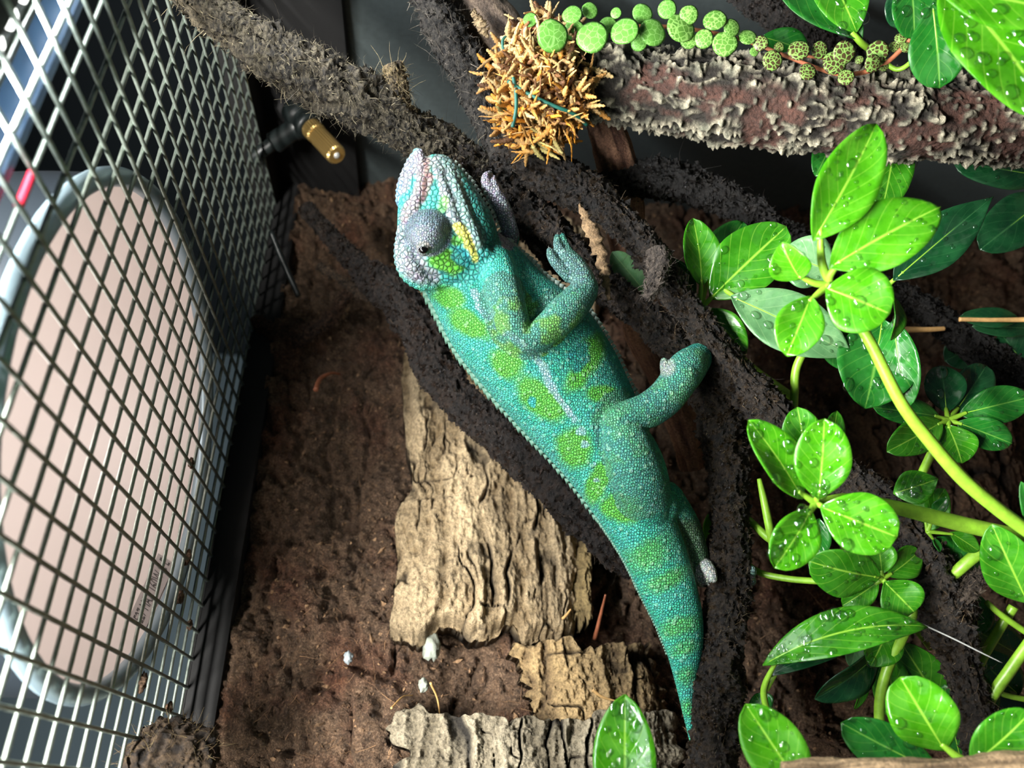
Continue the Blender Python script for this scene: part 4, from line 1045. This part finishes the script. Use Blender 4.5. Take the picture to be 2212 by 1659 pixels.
crest('belly_spine', bme, [(1100, 524, 0), (1150, 566, 0), (1182, 598, 2), (1264, 662, 2), (1322, 745, 0), (1362, 826, -3), (1380, 862, -5)], .325, 40, 19, 13, -1)
crest('belly_spine', bme, [(985, 352, 0), (1018, 390, 0), (1046, 432, 0), (1068, 470, 0), (1078, 500, 0)], HT, 17, 12, 10, -1)
crest('foot_spine', bme, [(1046, 405, -18), (1058, 432, -8), (1068, 456, 0), (1079, 484, 14)], .325, 9, 14, 12, 1)
bm_claw = mesh_data('claw', cone*np.array([.5, .5, 1]), cf, True); bm_claw.materials.append(MAT['claw'])
for (x, y, d) in ((1204, 506, -18), (1213, 506, -12), (1185, 536, -40)):
    o_ = -DOWN*.8+FWD*.6; o_ /= np.linalg.norm(o_); a = np.cross(o_, RIGHT); a /= np.linalg.norm(a)
    inst('claw', bm_claw, cham, W(x, y, .325*(1+d/FPX)), np.column_stack([np.cross(a, o_), a, o_]), 9*.325/FPX)

# ------------------------------------------------------------------ leaves
bm = bmesh.new(); bmesh.ops.create_uvsphere(bm, u_segments=10, v_segments=6, radius=1.0)
DV = np.array([x.co[:] for x in bm.verts]); DF = [[x.index for x in g.verts] for g in bm.faces]; bm.free()
DFT = np.array([[q[0], q[k], q[k+1]] for q in DF for k in range(1, len(q)-1)])
def leaf(plant, base, tip, width, mat, tilt=0.0, roll=0.0, bend=0.10, fold=0.12, wid=0.45, point=0.7, petiole=None, drops=18, side=1, seed=0, twist=0.0, pr=7, bigdrop=0.1, curl=0.0):
    """base, tip: (px, py, t); width px; tilt = blade normal towards world up (0..1); roll deg about the midrib"""
    B, T_ = W(*base), W(*tip); ax = T_-B; L = np.linalg.norm(ax); ax /= L
    nrm = -FWD*(1-tilt)+np.array([0, 0, 1.0])*tilt
    nrm = nrm-ax*(nrm@ax); nrm /= np.linalg.norm(nrm); sd = np.cross(nrm, ax)
    c, s = math.cos(math.radians(roll)), math.sin(math.radians(roll)); nrm, sd = nrm*c+sd*s, sd*c-nrm*s
    hw = width/2*(base[2]+tip[2])/2/FPX
    nu, nv_ = 22, 11
    u = np.linspace(0, 1, nu); w = np.linspace(-1, 1, nv_)
    # outline: widest at wid, base wedge, pointed tip
    prof = np.where(u < wid, np.sin(u/wid*np.pi/2)**0.80, np.cos((u-wid)/(1-wid)*np.pi/2)**point); prof = np.maximum(prof, .012)
    r = np.random.default_rng(seed+int(base[0])+int(tip[1]))
    U, Wd = np.meshgrid(u, w, indexing='ij'); PR = np.repeat(prof[:, None], nv_, 1)
    edge_w = 0.04*np.sin(U*9+r.uniform(0, 6))*np.abs(Wd)
    x = U*L; y = Wd*PR*hw
    z = bend*L*(4*U*(1-U))*1.0-curl*L*U**3+fold*np.abs(Wd)*PR*hw*2.0*(.4+.6*np.abs(Wd))+edge_w*hw*1.5+.02*hw*r.normal()
    ang = twist*U; y2 = y*np.cos(ang)-z*np.sin(ang)*0; z2 = z+y*np.sin(ang)
    P = B+x[..., None]*ax+y2[..., None]*sd+z2[..., None]*nrm
    gu = np.gradient(P, axis=0); gv = np.gradient(P, axis=1); N = np.cross(gu, gv); N /= np.linalg.norm(N, axis=2)[..., None]+1e-12
    if (N[nu//2, nv_//2] @ nrm) < 0: N = -N
    th = 0.00018
    top = (P+N*th).reshape(-1, 3); bot = (P-N*th).reshape(-1, 3); n0 = len(top)
    i = np.arange(nu-1)[:, None]; j = np.arange(nv_-1)[None, :]
    Q = np.stack([i*nv_+j, (i+1)*nv_+j, (i+1)*nv_+j+1, i*nv_+j+1], -1).reshape(-1, 4)
    ring = [k for k in range(nv_)]+[k*nv_+nv_-1 for k in range(1, nu)]+[(nu-1)*nv_+k for k in range(nv_-2, -1, -1)]+[k*nv_ for k in range(nu-2, 0, -1)]
    rg = np.array(ring); S = np.stack([rg, np.roll(rg, -1), np.roll(rg, -1)+n0, rg+n0], -1)
    F = np.vstack([Q, Q[:, ::-1]+n0, S])
    uv = np.column_stack([U.ravel(), (Wd.ravel()+1)/2]); uv = np.vstack([uv, uv])
    lo = obj('leaf', np.vstack([top, bot]), F, MAT[mat], plant, uv=uv)
    if petiole is not None:
        pts = [np.r_[W(*q), pr*q[2]/FPX] for q in petiole]+[np.r_[B+ax*L*.10+nrm*bend*L*.3, pr*.55*base[2]/FPX]]
        C, _ = cat_rom(np.array(pts), 18); V, F2 = tube_closed(C[:, :3], C[:, 3], 8)
        obj('petiole', V, F2, MAT['stem_green'], lo)
    # midrib on the back and front as a thin raised cord
    mid = nv_//2; C = P[1:-1, mid]; V, F2 = tube_closed(C, np.linspace(.00030, .00006, nu-2)*min(1.3, hw/.008), 6)
    obj('midrib', V, F2, MAT['stem_green'], lo)
    if drops:
        parts = []
        front = 1 if (N[nu//2, mid] @ (CAM-B)) > 0 else -1
        for _ in range(drops):
            a, b = r.uniform(1, nu-2.01), r.uniform(.6, nv_-1.61); i0, j0 = int(a), int(b); fa, fb = a-i0, b-j0
            p = (P[i0, j0]*(1-fa)+P[i0+1, j0]*fa)*(1-fb)+(P[i0, j0+1]*(1-fa)+P[i0+1, j0+1]*fa)*fb
            n_ = N[i0, j0]; t1 = ax-n_*(ax@n_); t1 /= np.linalg.norm(t1); t2 = np.cross(n_, t1)
            rr = r.uniform(.0004, .0011) if r.random() > bigdrop else r.uniform(.0014, .0028)
            n_ = n_*front
            parts.append((p+n_*th*.8+(DV[:, :1]*t1*r.uniform(.9, 1.4)+DV[:, 1:2]*t2+DV[:, 2:]*n_*.55)*rr, DFT))
        V, F2 = merge(parts); d_ = obj('water_drops', V, F2, MAT['water'], lo); d_['kind'] = 'stuff'
    return lo
def plant(name, label, center, cat='plant', group=None):
    p = empty(name, W(*center)); tag(p, label, cat, group); return p
def stem(p, ctrl, mat='stem_green', name='stem', ns=14):
    C, R, L = pxpath(ctrl, n=40); V, F = tube_closed(C, R, ns); obj(name, V, F, MAT[mat], p)
KW = dict

# R1: near bright rosette at the upper right
p = plant('umbrella_plant', 'bright umbrella plant rosette in front, nearest the corky branch, on a long stem', (2200, 1135, .275))
c = (1793, 614, .268)
leaf(p, (1757, 520, .262), (1892, 268, .258), 134, 'leaf_bright', .10, -8, .05, .14, .45, .62, [c, (1775, 565, .265)], 34, pr=9)
leaf(p, (1792, 578, .262), (2032, 446, .256), 150, 'leaf_bright', .25, 10, .06, .08, .45, .62, [c, (1792, 596, .266)], 30, pr=9)
leaf(p, (1730, 602, .266), (1690, 524, .262), 88, 'leaf_bright', .1, 38, .10, .25, .42, .6, [c, (1762, 612, .267)], 6, pr=8)
leaf(p, (1752, 640, .264), (1700, 768, .258), 100, 'leaf_bright', .1, -12, .06, .14, .55, .5, [c, (1775, 628, .266)], 14, pr=8)
leaf(p, (1784, 622, .261), (1922, 678, .254), 146, 'leaf_bright', .2, 0, .05, .06, .5, .45, [c, (1790, 618, .264)], 18, pr=7)
stem(p, [(1793, 612, .268, 9), (1835, 672, .272, 10), (1880, 740, .272, 12), (1945, 868, .272, 13), (2010, 955, .273, 14), (2080, 1035, .274, 15), (2150, 1095, .275, 15), (2212, 1142, .276, 15), (2290, 1200, .277, 15)])
# R2: rosette half hidden behind the wet vine
p = plant('umbrella_plant', 'small umbrella plant rosette just above the wet vine, right of the front foot', (1512, 670, .335))
c = (1512, 668, .333)
leaf(p, (1516, 618, .332), (1496, 472, .330), 84, 'leaf_mid', .1, -14, .06, .22, .45, .6, [c], 10)
leaf(p, (1522, 610, .335), (1605, 480, .346), 86, 'leaf_dark', .1, 10, .06, .18, .45, .6, [c], 8)
leaf(p, (1534, 646, .331), (1698, 490, .326), 136, 'leaf_mid', .15, 6, .05, .12, .48, .55, [c], 22)
leaf(p, (1520, 668, .331), (1612, 762, .326), 74, 'leaf_mid', .2, 6, .07, .16, .45, .62, [c], 10)
leaf(p, (1500, 650, .338), (1428, 560, .342), 70, 'leaf_dark', .2, 0, .05, .1, .5, .6, [c], 0)
stem(p, [(1512, 668, .334, 7), (1550, 720, .345, 8), (1620, 790, .355, 8), (1715, 860, .358, 9)])
# leaves behind R1
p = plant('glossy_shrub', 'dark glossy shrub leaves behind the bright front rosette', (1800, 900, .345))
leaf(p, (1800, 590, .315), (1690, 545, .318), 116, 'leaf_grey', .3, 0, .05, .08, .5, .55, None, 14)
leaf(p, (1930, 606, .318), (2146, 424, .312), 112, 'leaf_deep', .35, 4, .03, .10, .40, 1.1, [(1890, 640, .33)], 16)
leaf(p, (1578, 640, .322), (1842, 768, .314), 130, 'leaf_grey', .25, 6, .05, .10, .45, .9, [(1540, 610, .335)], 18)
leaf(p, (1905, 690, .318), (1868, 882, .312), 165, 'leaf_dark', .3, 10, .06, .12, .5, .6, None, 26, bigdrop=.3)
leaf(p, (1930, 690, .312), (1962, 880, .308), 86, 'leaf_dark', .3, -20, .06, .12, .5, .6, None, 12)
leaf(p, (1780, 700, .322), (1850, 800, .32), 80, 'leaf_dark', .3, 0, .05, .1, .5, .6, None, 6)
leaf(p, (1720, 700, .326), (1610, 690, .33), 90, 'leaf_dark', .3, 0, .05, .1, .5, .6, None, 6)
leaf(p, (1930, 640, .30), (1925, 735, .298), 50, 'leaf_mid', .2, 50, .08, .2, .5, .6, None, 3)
stem(p, [(1715, 905, .33, 8), (1716, 850, .33, 9), (1722, 790, .328, 9), (1760, 720, .325, 8)])
p = plant('hanging_leaf', 'two green leaves hanging down behind the corky branch', (1900, 400, .352))
leaf(p, (1932, 290, .348), (1905, 452, .338), 92, 'leaf_mid', .05, 0, .05, .12, .5, .45, None, 26)
leaf(p, (1800, 300, .36), (1762, 380, .356), 60, 'leaf_dark', .1, 0, .05, .1, .5, .6, None, 4)
# R3: dark rosette at the right
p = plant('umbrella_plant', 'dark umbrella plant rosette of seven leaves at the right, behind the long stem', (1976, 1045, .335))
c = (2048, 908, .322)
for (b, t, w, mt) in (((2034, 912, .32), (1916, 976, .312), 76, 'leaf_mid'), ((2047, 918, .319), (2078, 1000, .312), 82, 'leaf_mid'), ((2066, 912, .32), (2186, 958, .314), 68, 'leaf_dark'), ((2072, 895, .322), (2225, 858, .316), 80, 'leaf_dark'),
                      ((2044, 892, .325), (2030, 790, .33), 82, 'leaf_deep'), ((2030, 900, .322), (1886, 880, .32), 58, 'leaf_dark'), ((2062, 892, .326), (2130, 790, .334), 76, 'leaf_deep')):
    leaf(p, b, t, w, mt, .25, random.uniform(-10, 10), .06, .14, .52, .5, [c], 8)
stem(p, [(2048, 908, .323, 7), (2030, 945, .325, 8), (2012, 980, .327, 9), (1990, 1025, .331, 9), (1960, 1080, .338, 9)])
# R4: bright rosette in the middle right
p = plant('umbrella_plant', 'bright dewy umbrella rosette at the middle right, just above the glossy rosette', (2200, 1160, .285))
c = (1762, 1086, .272)
leaf(p, (1735, 1078, .270), (1618, 908, .268), 100, 'leaf_bright', .1, -22, .04, .16, .5, .55, [c], 44, pr=9)
leaf(p, (1752, 1050, .276), (1722, 880, .280), 96, 'leaf_mid', .2, 0, .04, .10, .5, .5, [c], 24)
leaf(p, (1768, 1078, .268), (1780, 904, .262), 116, 'leaf_bright', .1, 8, .05, .10, .52, .48, [c], 46, pr=8)
leaf(p, (1768, 1060, .284), (1808, 888, .288), 56, 'leaf_mid', .1, 0, .05, .10, .5, .5, None, 4)
leaf(p, (1772, 1094, .267), (1938, 1160, .260), 132, 'leaf_bright', .25, 4, .05, .10, .52, .45, [c], 48, pr=8)
leaf(p, (1752, 1100, .268), (1672, 1226, .264), 104, 'leaf_bright', .1, 4, .05, .14, .5, .5, [c], 34, bigdrop=.35, pr=9)
stem(p, [(1762, 1086, .272, 9), (1830, 1076, .278, 11), (1900, 1088, .282, 14), (1990, 1110, .284, 16), (2090, 1135, .286, 17), (2170, 1152, .287, 17), (2290, 1175, .288, 17)])
# R5
p = plant('umbrella_plant', 'glossy umbrella rosette with thick curved stem, left of the lower right vine', (1902, 1580, .300))
c = (1906, 1250, .297)
leaf(p, (1900, 1246, .295), (1748, 1212, .290), 112, 'leaf_mid', .3, 8, .06, .12, .55, .45, [c], 16)
leaf(p, (1910, 1256, .295), (1975, 1322, .292), 96, 'leaf_mid', .2, 0, .05, .12, .55, .45, [c], 10)
leaf(p, (1905, 1240, .297), (1895, 1165, .300), 66, 'leaf_mid', .2, 0, .05, .12, .52, .5, [c], 4)
leaf(p, (1918, 1244, .297), (1985, 1190, .303), 66, 'leaf_mid', .2, 0, .05, .12, .52, .5, [c], 4)
leaf(p, (1898, 1256, .298), (1820, 1308, .300), 56, 'leaf_mid', .3, 0, .05, .12, .52, .5, [c], 4)
leaf(p, (1770, 1120, .312), (1755, 1205, .31), 60, 'leaf_dark', .2, 0, .05, .12, .52, .5, None, 2)
stem(p, [(1906, 1250, .298, 8), (1945, 1285, .303, 9), (1972, 1322, .303, 10), (1945, 1385, .301, 11), (1915, 1450, .300, 11), (1900, 1520, .300, 11), (1902, 1600, .300, 11), (1905, 1700, .30, 11)])
# long arching leaf
p = plant('arching_plant', 'long arching leaf covered in dew, on a thin bent stalk', (1665, 1560, .300))
leaf(p, (1648, 1438, .297), (2004, 1354, .287), 104, 'leaf_mid', 0, 52, .17, .10, .5, .8, [(1664, 1560, .300), (1650, 1490, .299)], 90, pr=7, bigdrop=.15)
leaf(p, (1655, 1462, .300), (1880, 1378, .304), 44, 'leaf_deep', 0, 40, .12, .10, .5, .8, [(1654, 1490, .30)], 0)  # dark blade stands for the shaded underside of the arching leaf
leaf(p, (1660, 1545, .304), (1632, 1500, .31), 60, 'leaf_dark', .2, 0, .05, .10, .5, .6, None, 0)
stem(p, [(1664, 1550, .3, 6), (1672, 1620, .30, 6), (1680, 1720, .30, 6)])
# folded undersides below it
p = plant('drooping_plant', 'drooping dark leaves hanging below the long arching leaf', (1905, 1400, .308))
leaf(p, (1905, 1402, .306), (1760, 1510, .304), 92, 'leaf_deep', .0, 20, .05, .16, .5, .6, [(1930, 1360, .306)], 0)
leaf(p, (1925, 1340, .305), (1880, 1438, .301), 84, 'leaf_mid', .2, 0, .05, .16, .5, .6, None, 10)
leaf(p, (1868, 1350, .309), (1790, 1402, .309), 44, 'leaf_mid', .1, 0, .05, .16, .5, .6, None, 2)
leaf(p, (1850, 1375, .312), (1838, 1440, .312), 40, 'leaf_grey', .1, 0, .05, .16, .5, .6, None, 0)
leaf(p, (1872, 1440, .31), (1846, 1532, .312), 30, 'leaf_mid', .1, 30, .05, .16, .5, .6, None, 0)
stem(p, [(1930, 1362, .306, 5), (1960, 1345, .31, 6), (2010, 1400, .318, 6)])
p = plant('broad_leaf', 'broad mid-green leaves behind the curved stem and the lower vine', (2020, 1500, .318))
leaf(p, (2060, 1560, .318), (1945, 1385, .310), 110, 'leaf_mid', .3, 0, .05, .10, .5, .55, None, 16)
leaf(p, (1935, 1560, .316), (1912, 1400, .313), 80, 'leaf_mid', .2, 0, .05, .10, .5, .55, None, 8)
leaf(p, (2075, 1640, .31), (2040, 1480, .306), 80, 'leaf_dark', .2, 20, .05, .10, .5, .55, None, 8)
leaf(p, (2130, 1560, .318), (2098, 1440, .316), 74, 'leaf_mid', .2, 0, .05, .10, .5, .6, None, 4)
leaf(p, (2200, 1500, .324), (2092, 1400, .322), 100, 'leaf_dark', .3, 0, .05, .10, .5, .6, None, 14)
leaf(p, (2212, 1420, .33), (2076, 1340, .326), 90, 'leaf_dark', .3, 0, .05, .10, .5, .6, None, 8)
leaf(p, (2110, 1280, .325), (2080, 1370, .322), 90, 'leaf_dark', .2, 0, .05, .10, .5, .6, None, 4)
leaf(p, (2240, 1600, .325), (2140, 1500, .322), 90, 'leaf_deep', .3, 0, .05, .10, .5, .6, None, 4)
stem(p, [(2225, 1385, .296, 11), (2180, 1450, .297, 12), (2135, 1515, .299, 12), (2120, 1560, .303, 11)])
stem(p, [(2190, 1310, .310, 10), (2155, 1365, .312, 10), (2118, 1430, .316, 10), (2100, 1480, .32, 9)])
stem(p, [(2130, 1300, .309, 6), (2165, 1330, .307, 7), (2230, 1375, .305, 7)])
stem(p, [(2160, 1498, .301, 6), (2190, 1506, .301, 6), (2240, 1515, .301, 6)])
# near oval leaf
p = plant('oval_leaf_plant', 'large plain oval bright leaf low at the right, in front of the vine', (2095, 1650, .255))
leaf(p, (2042, 1622, .257), (1944, 1462, .262), 138, 'leaf_bright', .15, 8, .05, .08, .5, .42, [(2110, 1656, .254), (2075, 1640, .255)], 6, pr=10)
leaf(p, (2098, 1650, .252), (2226, 1536, .246), 104, 'leaf_mid', .3, 0, .06, .10, .5, .5, [(2080, 1668, .254)], 10, pr=8)
leaf(p, (2030, 1668, .262), (1816, 1560, .268), 104, 'leaf_dark', .35, -6, .05, .10, .6, .5, [(2080, 1668, .256)], 20, bigdrop=.3, pr=8)
p = plant('foreground_leaf', 'bright wet leaf at the bottom edge, right of the upright vine', (1740, 1690, .25))
leaf(p, (1745, 1720, .25), (1610, 1520, .256), 128, 'leaf_bright', .2, -6, .05, .10, .55, .55, [(1800, 1780, .248)], 44, bigdrop=.2)
p = plant('foreground_leaf', 'bright dewy pointed leaf at the bottom edge beside the tail tip', (1350, 1720, .25))
leaf(p, (1352, 1790, .250), (1350, 1500, .262), 134, 'leaf_bright', .15, 4, .05, .12, .52, .62, [(1360, 1860, .25)], 80, bigdrop=.15)
p = plant('side_leaf', 'upright grey-green leaf at the right edge above the lower stems', (2200, 1290, .285))
leaf(p, (2222, 1304, .285), (2142, 1132, .278), 110, 'leaf_mid', .3, 12, .05, .14, .48, .6, [(2270, 1340, .287)], 14)
leaf(p, (2245, 1180, .28), (2206, 1040, .276), 40, 'leaf_dark', .2, 0, .05, .12, .5, .6, [(2270, 1240, .285)], 2)
leaf(p, (2250, 1090, .29), (2200, 1072, .288), 26, 'leaf_dark', .2, 0, .05, .12, .5, .6, [(2270, 1140, .288)], 0)
# leaves round the stem crossing
p = plant('young_shoot', 'young olive shoot with small folded leaves where the thick stems cross', (2110, 1200, .300))
leaf(p, (2016, 1112, .298), (2046, 1076, .294), 28, 'leaf_dark', .1, 30, .05, .2, .5, .6, [(2004, 1148, .297)], 0, pr=5)
leaf(p, (2052, 1150, .296), (2114, 1190, .294), 40, 'leaf_mid', .2, 10, .05, .15, .5, .6, [(2004, 1148, .297)], 0, pr=5)
leaf(p, (2000, 1130, .299), (1992, 1100, .297), 18, 'leaf_dark', .1, 30, .05, .2, .5, .6, [(2004, 1148, .297)], 0, pr=5)
leaf(p, (2014, 1162, .299), (2030, 1192, .297), 20, 'leaf_dark', .1, 30, .05, .2, .5, .6, [(2004, 1148, .297)], 0, pr=5)
leaf(p, (1930, 1066, .306), (2026, 1034, .300), 74, 'leaf_mid', .35, 0, .05, .12, .45, .9, None, 34)
leaf(p, (1985, 1150, .308), (2040, 1056, .303), 70, 'leaf_mid', .1, 30, .05, .12, .5, .6, None, 6)
leaf(p, (2100, 1250, .312), (2000, 1165, .308), 120, 'leaf_dark', .3, 0, .05, .10, .5, .55, None, 12)
stem(p, [(2290, 1180, .296, 13), (2180, 1170, .297, 13), (2115, 1195, .298, 13), (2060, 1240, .302, 12), (2010, 1275, .314, 10)])
# top right
p = plant('big_leaf_plant', 'large bright wet leaves filling the upper right corner', (2212, 100, .285))
leaf(p, (2030, -50, .262), (2270, 250, .250), 190, 'leaf_bright', .25, 6, .05, .08, .5, .5, None, 60, bigdrop=.4)
leaf(p, (2030, -20, .252), (2300, 30, .243), 130, 'leaf_bright', .25, 0, .05, .08, .5, .5, None, 44, bigdrop=.2)
leaf(p, (2015, 10, .282), (2030, 190, .290), 116, 'leaf_dark', .3, 0, .05, .10, .55, .5, None, 8)
leaf(p, (1965, -60, .29), (1975, 84, .295), 90, 'leaf_dark', .2, 0, .05, .10, .55, .5, None, 12)
leaf(p, (1950, -40, .30), (1935, 60, .305), 60, 'leaf_deep', .2, 0, .05, .10, .55, .5, None, 4)
stem(p, [(2010, 20, .30, 5), (1985, 110, .305, 5), (1940, 150, .31, 5), (1895, 118, .315, 5)])
p = plant('top_leaf_pair', 'pair of wet pointed leaves at the top edge above the spotted creeper', (1800, -20, .33))
leaf(p, (1655, -80, .325), (1862, 86, .316), 118, 'leaf_dark', .2, 8, .04, .12, .45, .7, None, 30, bigdrop=.3)
leaf(p, (1775, -80, .322), (1850, 70, .314), 110, 'leaf_mid', .2, 0, .05, .12, .5, .7, None, 20)
leaf(p, (1645, 80, .335), (1748, 115, .332), 66, 'leaf_dark', .2, 0, .05, .12, .5, .6, None, 6)
leaf(p, (1830, 130, .335), (1742, 152, .333), 40, 'leaf_dark', .2, 0, .05, .12, .5, .6, None, 2)
stem(p, [(1840, 70, .315, 6), (1860, 92, .316, 7), (1878, 106, .318, 7)])
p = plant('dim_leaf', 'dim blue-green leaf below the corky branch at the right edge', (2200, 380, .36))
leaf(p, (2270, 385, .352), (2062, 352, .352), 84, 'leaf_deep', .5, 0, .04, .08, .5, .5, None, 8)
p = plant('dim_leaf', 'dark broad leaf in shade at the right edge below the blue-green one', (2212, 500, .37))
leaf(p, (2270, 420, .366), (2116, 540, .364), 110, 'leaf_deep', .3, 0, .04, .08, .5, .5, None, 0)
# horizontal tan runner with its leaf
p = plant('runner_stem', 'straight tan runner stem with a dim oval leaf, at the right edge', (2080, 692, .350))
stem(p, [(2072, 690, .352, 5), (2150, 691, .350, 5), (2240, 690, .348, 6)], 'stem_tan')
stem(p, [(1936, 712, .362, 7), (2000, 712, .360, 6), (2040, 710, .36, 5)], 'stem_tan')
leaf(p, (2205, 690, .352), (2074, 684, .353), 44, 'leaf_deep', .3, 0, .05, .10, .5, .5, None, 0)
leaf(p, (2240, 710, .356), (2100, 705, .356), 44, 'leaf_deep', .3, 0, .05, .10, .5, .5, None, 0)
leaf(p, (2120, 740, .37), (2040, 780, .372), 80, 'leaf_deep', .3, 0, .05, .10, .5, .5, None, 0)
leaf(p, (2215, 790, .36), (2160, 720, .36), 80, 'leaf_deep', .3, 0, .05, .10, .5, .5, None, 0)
# bits near the upright vine
p = plant('small_sprout', 'small yellow-green sprout peeking out left of the upright vine', (1540, 1180, .345))
leaf(p, (1524, 1168, .344), (1562, 1086, .340), 44, 'leaf_bright', .1, 0, .05, .10, .5, .6, None, 0)
leaf(p, (1520, 1170, .346), (1545, 1150, .342), 26, 'leaf_bright', .1, 0, .05, .10, .5, .6, None, 0)
stem(p, [(1560, 1180, .343, 5), (1530, 1170, .344, 5), (1516, 1150, .346, 4)])
p = plant('bare_stalks', 'thin bare green stalks crossing between upright vine and dewy rosette', (1700, 1250, .325))
stem(p, [(1600, 1205, .335, 5), (1640, 1236, .325, 7), (1700, 1250, .318, 7), (1770, 1256, .312, 7)])
stem(p, [(1598, 1105, .335, 5), (1625, 1130, .328, 8), (1660, 1162, .32, 9), (1700, 1185, .315, 8)])
stem(p, [(1640, 1035, .322, 5), (1650, 1080, .318, 8), (1662, 1140, .316, 9), (1668, 1180, .318, 7)])
p = plant('pale_leaf', 'single pale translucent leaf behind the two dark vines', (1380, 640, .36))
leaf(p, (1400, 640, .348), (1322, 545, .350), 66, 'leaf_grey', .1, 0, .04, .08, .5, .6, None, 0)
# white thread
C, R, L = pxpath([(1985, 1345, .292, 1.6), (2060, 1380, .29, 1.8), (2120, 1410, .288, 1.6), (2165, 1432, .287, .8)], n=20); V, F = tube_closed(C, R, 6)
tag(obj('thread', V, F, MAT['white_thread']), 'fine white thread stretched across the lower right vine', 'thread')

# ------------------------------------------------------------------ spotted creeper on the corky branch
cr = plant('spotted_creeper', 'trailing creeper of small round patterned leaves along the corky branch', (1150, 60, .31), 'creeper')
stem(cr, [(1140, 62, .317, 4), (1220, 58, .310, 4), (1320, 58, .308, 4), (1450, 58, .307, 4), (1560, 75, .306, 4), (1640, 98, .306, 4), (1720, 130, .305, 4), (1800, 158, .305, 4.5), (1850, 159, .305, 5), (1900, 146, .304, 5), (1940, 114, .302, 5), (1965, 88, .30, 5), (1995, 50, .298, 4), (2040, -15, .295, 3)], 'stem_red')
stem(cr, [(1735, 120, .309, 3), (1780, 125, .308, 3), (1830, 118, .308, 3)], 'stem_red')
nr, na_ = 6, 20
v = [(0, 0, .16)]; f = []
for i in range(1, nr+1):
    q = i/nr
    for j in range(na_):
        a = 2*np.pi*j/na_; rr = q*(1-.10*max(0, math.cos(a))**6*q); v.append((rr*math.cos(a), rr*math.sin(a)*.96, .16*(1-q**2.2)))
for j in range(na_): f.append([0, 1+j, 1+(j+1) % na_])
for i in range(nr-1):
    for j in range(na_): f.append([1+i*na_+j, 1+(i+1)*na_+j, 1+(i+1)*na_+(j+1) % na_, 1+i*na_+(j+1) % na_])
o0 = len(v); v.append((0, 0, -.12)); s0 = 1+(nr-1)*na_
for j in range(na_): f.append([o0, s0+(j+1) % na_, s0+j])
tm3 = {}
for mname in ('turtle_old', 'turtle_mid', 'turtle_young'):
    me = mesh_data('round_leaf', v, f); me.materials.append(MAT[mname]); tm3[mname] = me
TL = [(1194, 77, 34), (1279, 81, 34), (1350, 68, 31), (1410, 70, 30), (1471, 62, 32), (1236, 31, 22), (1274, 22, 18), (1331, 28, 12), (1388, 30, 22), (1442, 20, 20), (1488, 32, 20), (1545, 43, 25), (1521, 84, 20), (1567, 95, 27), (1580, 60, 19),
      (1241, 65, 22), (1313, 55, 20), (1146, 43, 16), (1488, 88, 18), (1380, 92, 18), (1614, 80, 20), (1643, 94, 16), (1629, 112, 10), (1669, 131, 21), (1726, 108, 23), (1683, 102, 11), (1744, 155, 18), (1802, 136, 25), (1771, 108, 18), (1824, 113, 24),
      (1828, 167, 17), (1856, 129, 9), (1896, 111, 23), (1885, 138, 19), (1908, 142, 12), (1932, 101, 12), (1946, 83, 13), (1957, 102, 12), (1968, 64, 15), (1998, 36, 11), (2001, 65, 13), (2020, 5, 9), (1962, 77, 12)]
for k, (x, y, rp) in enumerate(TL):
    mname = 'turtle_old' if x < 1460 else ('turtle_mid' if x < 1640 else 'turtle_young')
    t = .303-.004*(rp/30)+random.uniform(-.002, .002)+(.006 if k in (15, 16, 18, 19, 17) else 0)
    nrm = -FWD+RIGHT*random.uniform(-.35, .25)+DOWN*random.uniform(-.35, .35); nrm /= np.linalg.norm(nrm)
    a = random.uniform(0, 6.28); e1 = RIGHT*math.cos(a)+DOWN*math.sin(a); e1 -= nrm*(e1@nrm); e1 /= np.linalg.norm(e1); e2 = np.cross(nrm, e1)
    inst('round_leaf', tm3[mname], cr, W(x, y, t), np.column_stack([e1, e2, nrm]), rp*t/FPX*1.06)
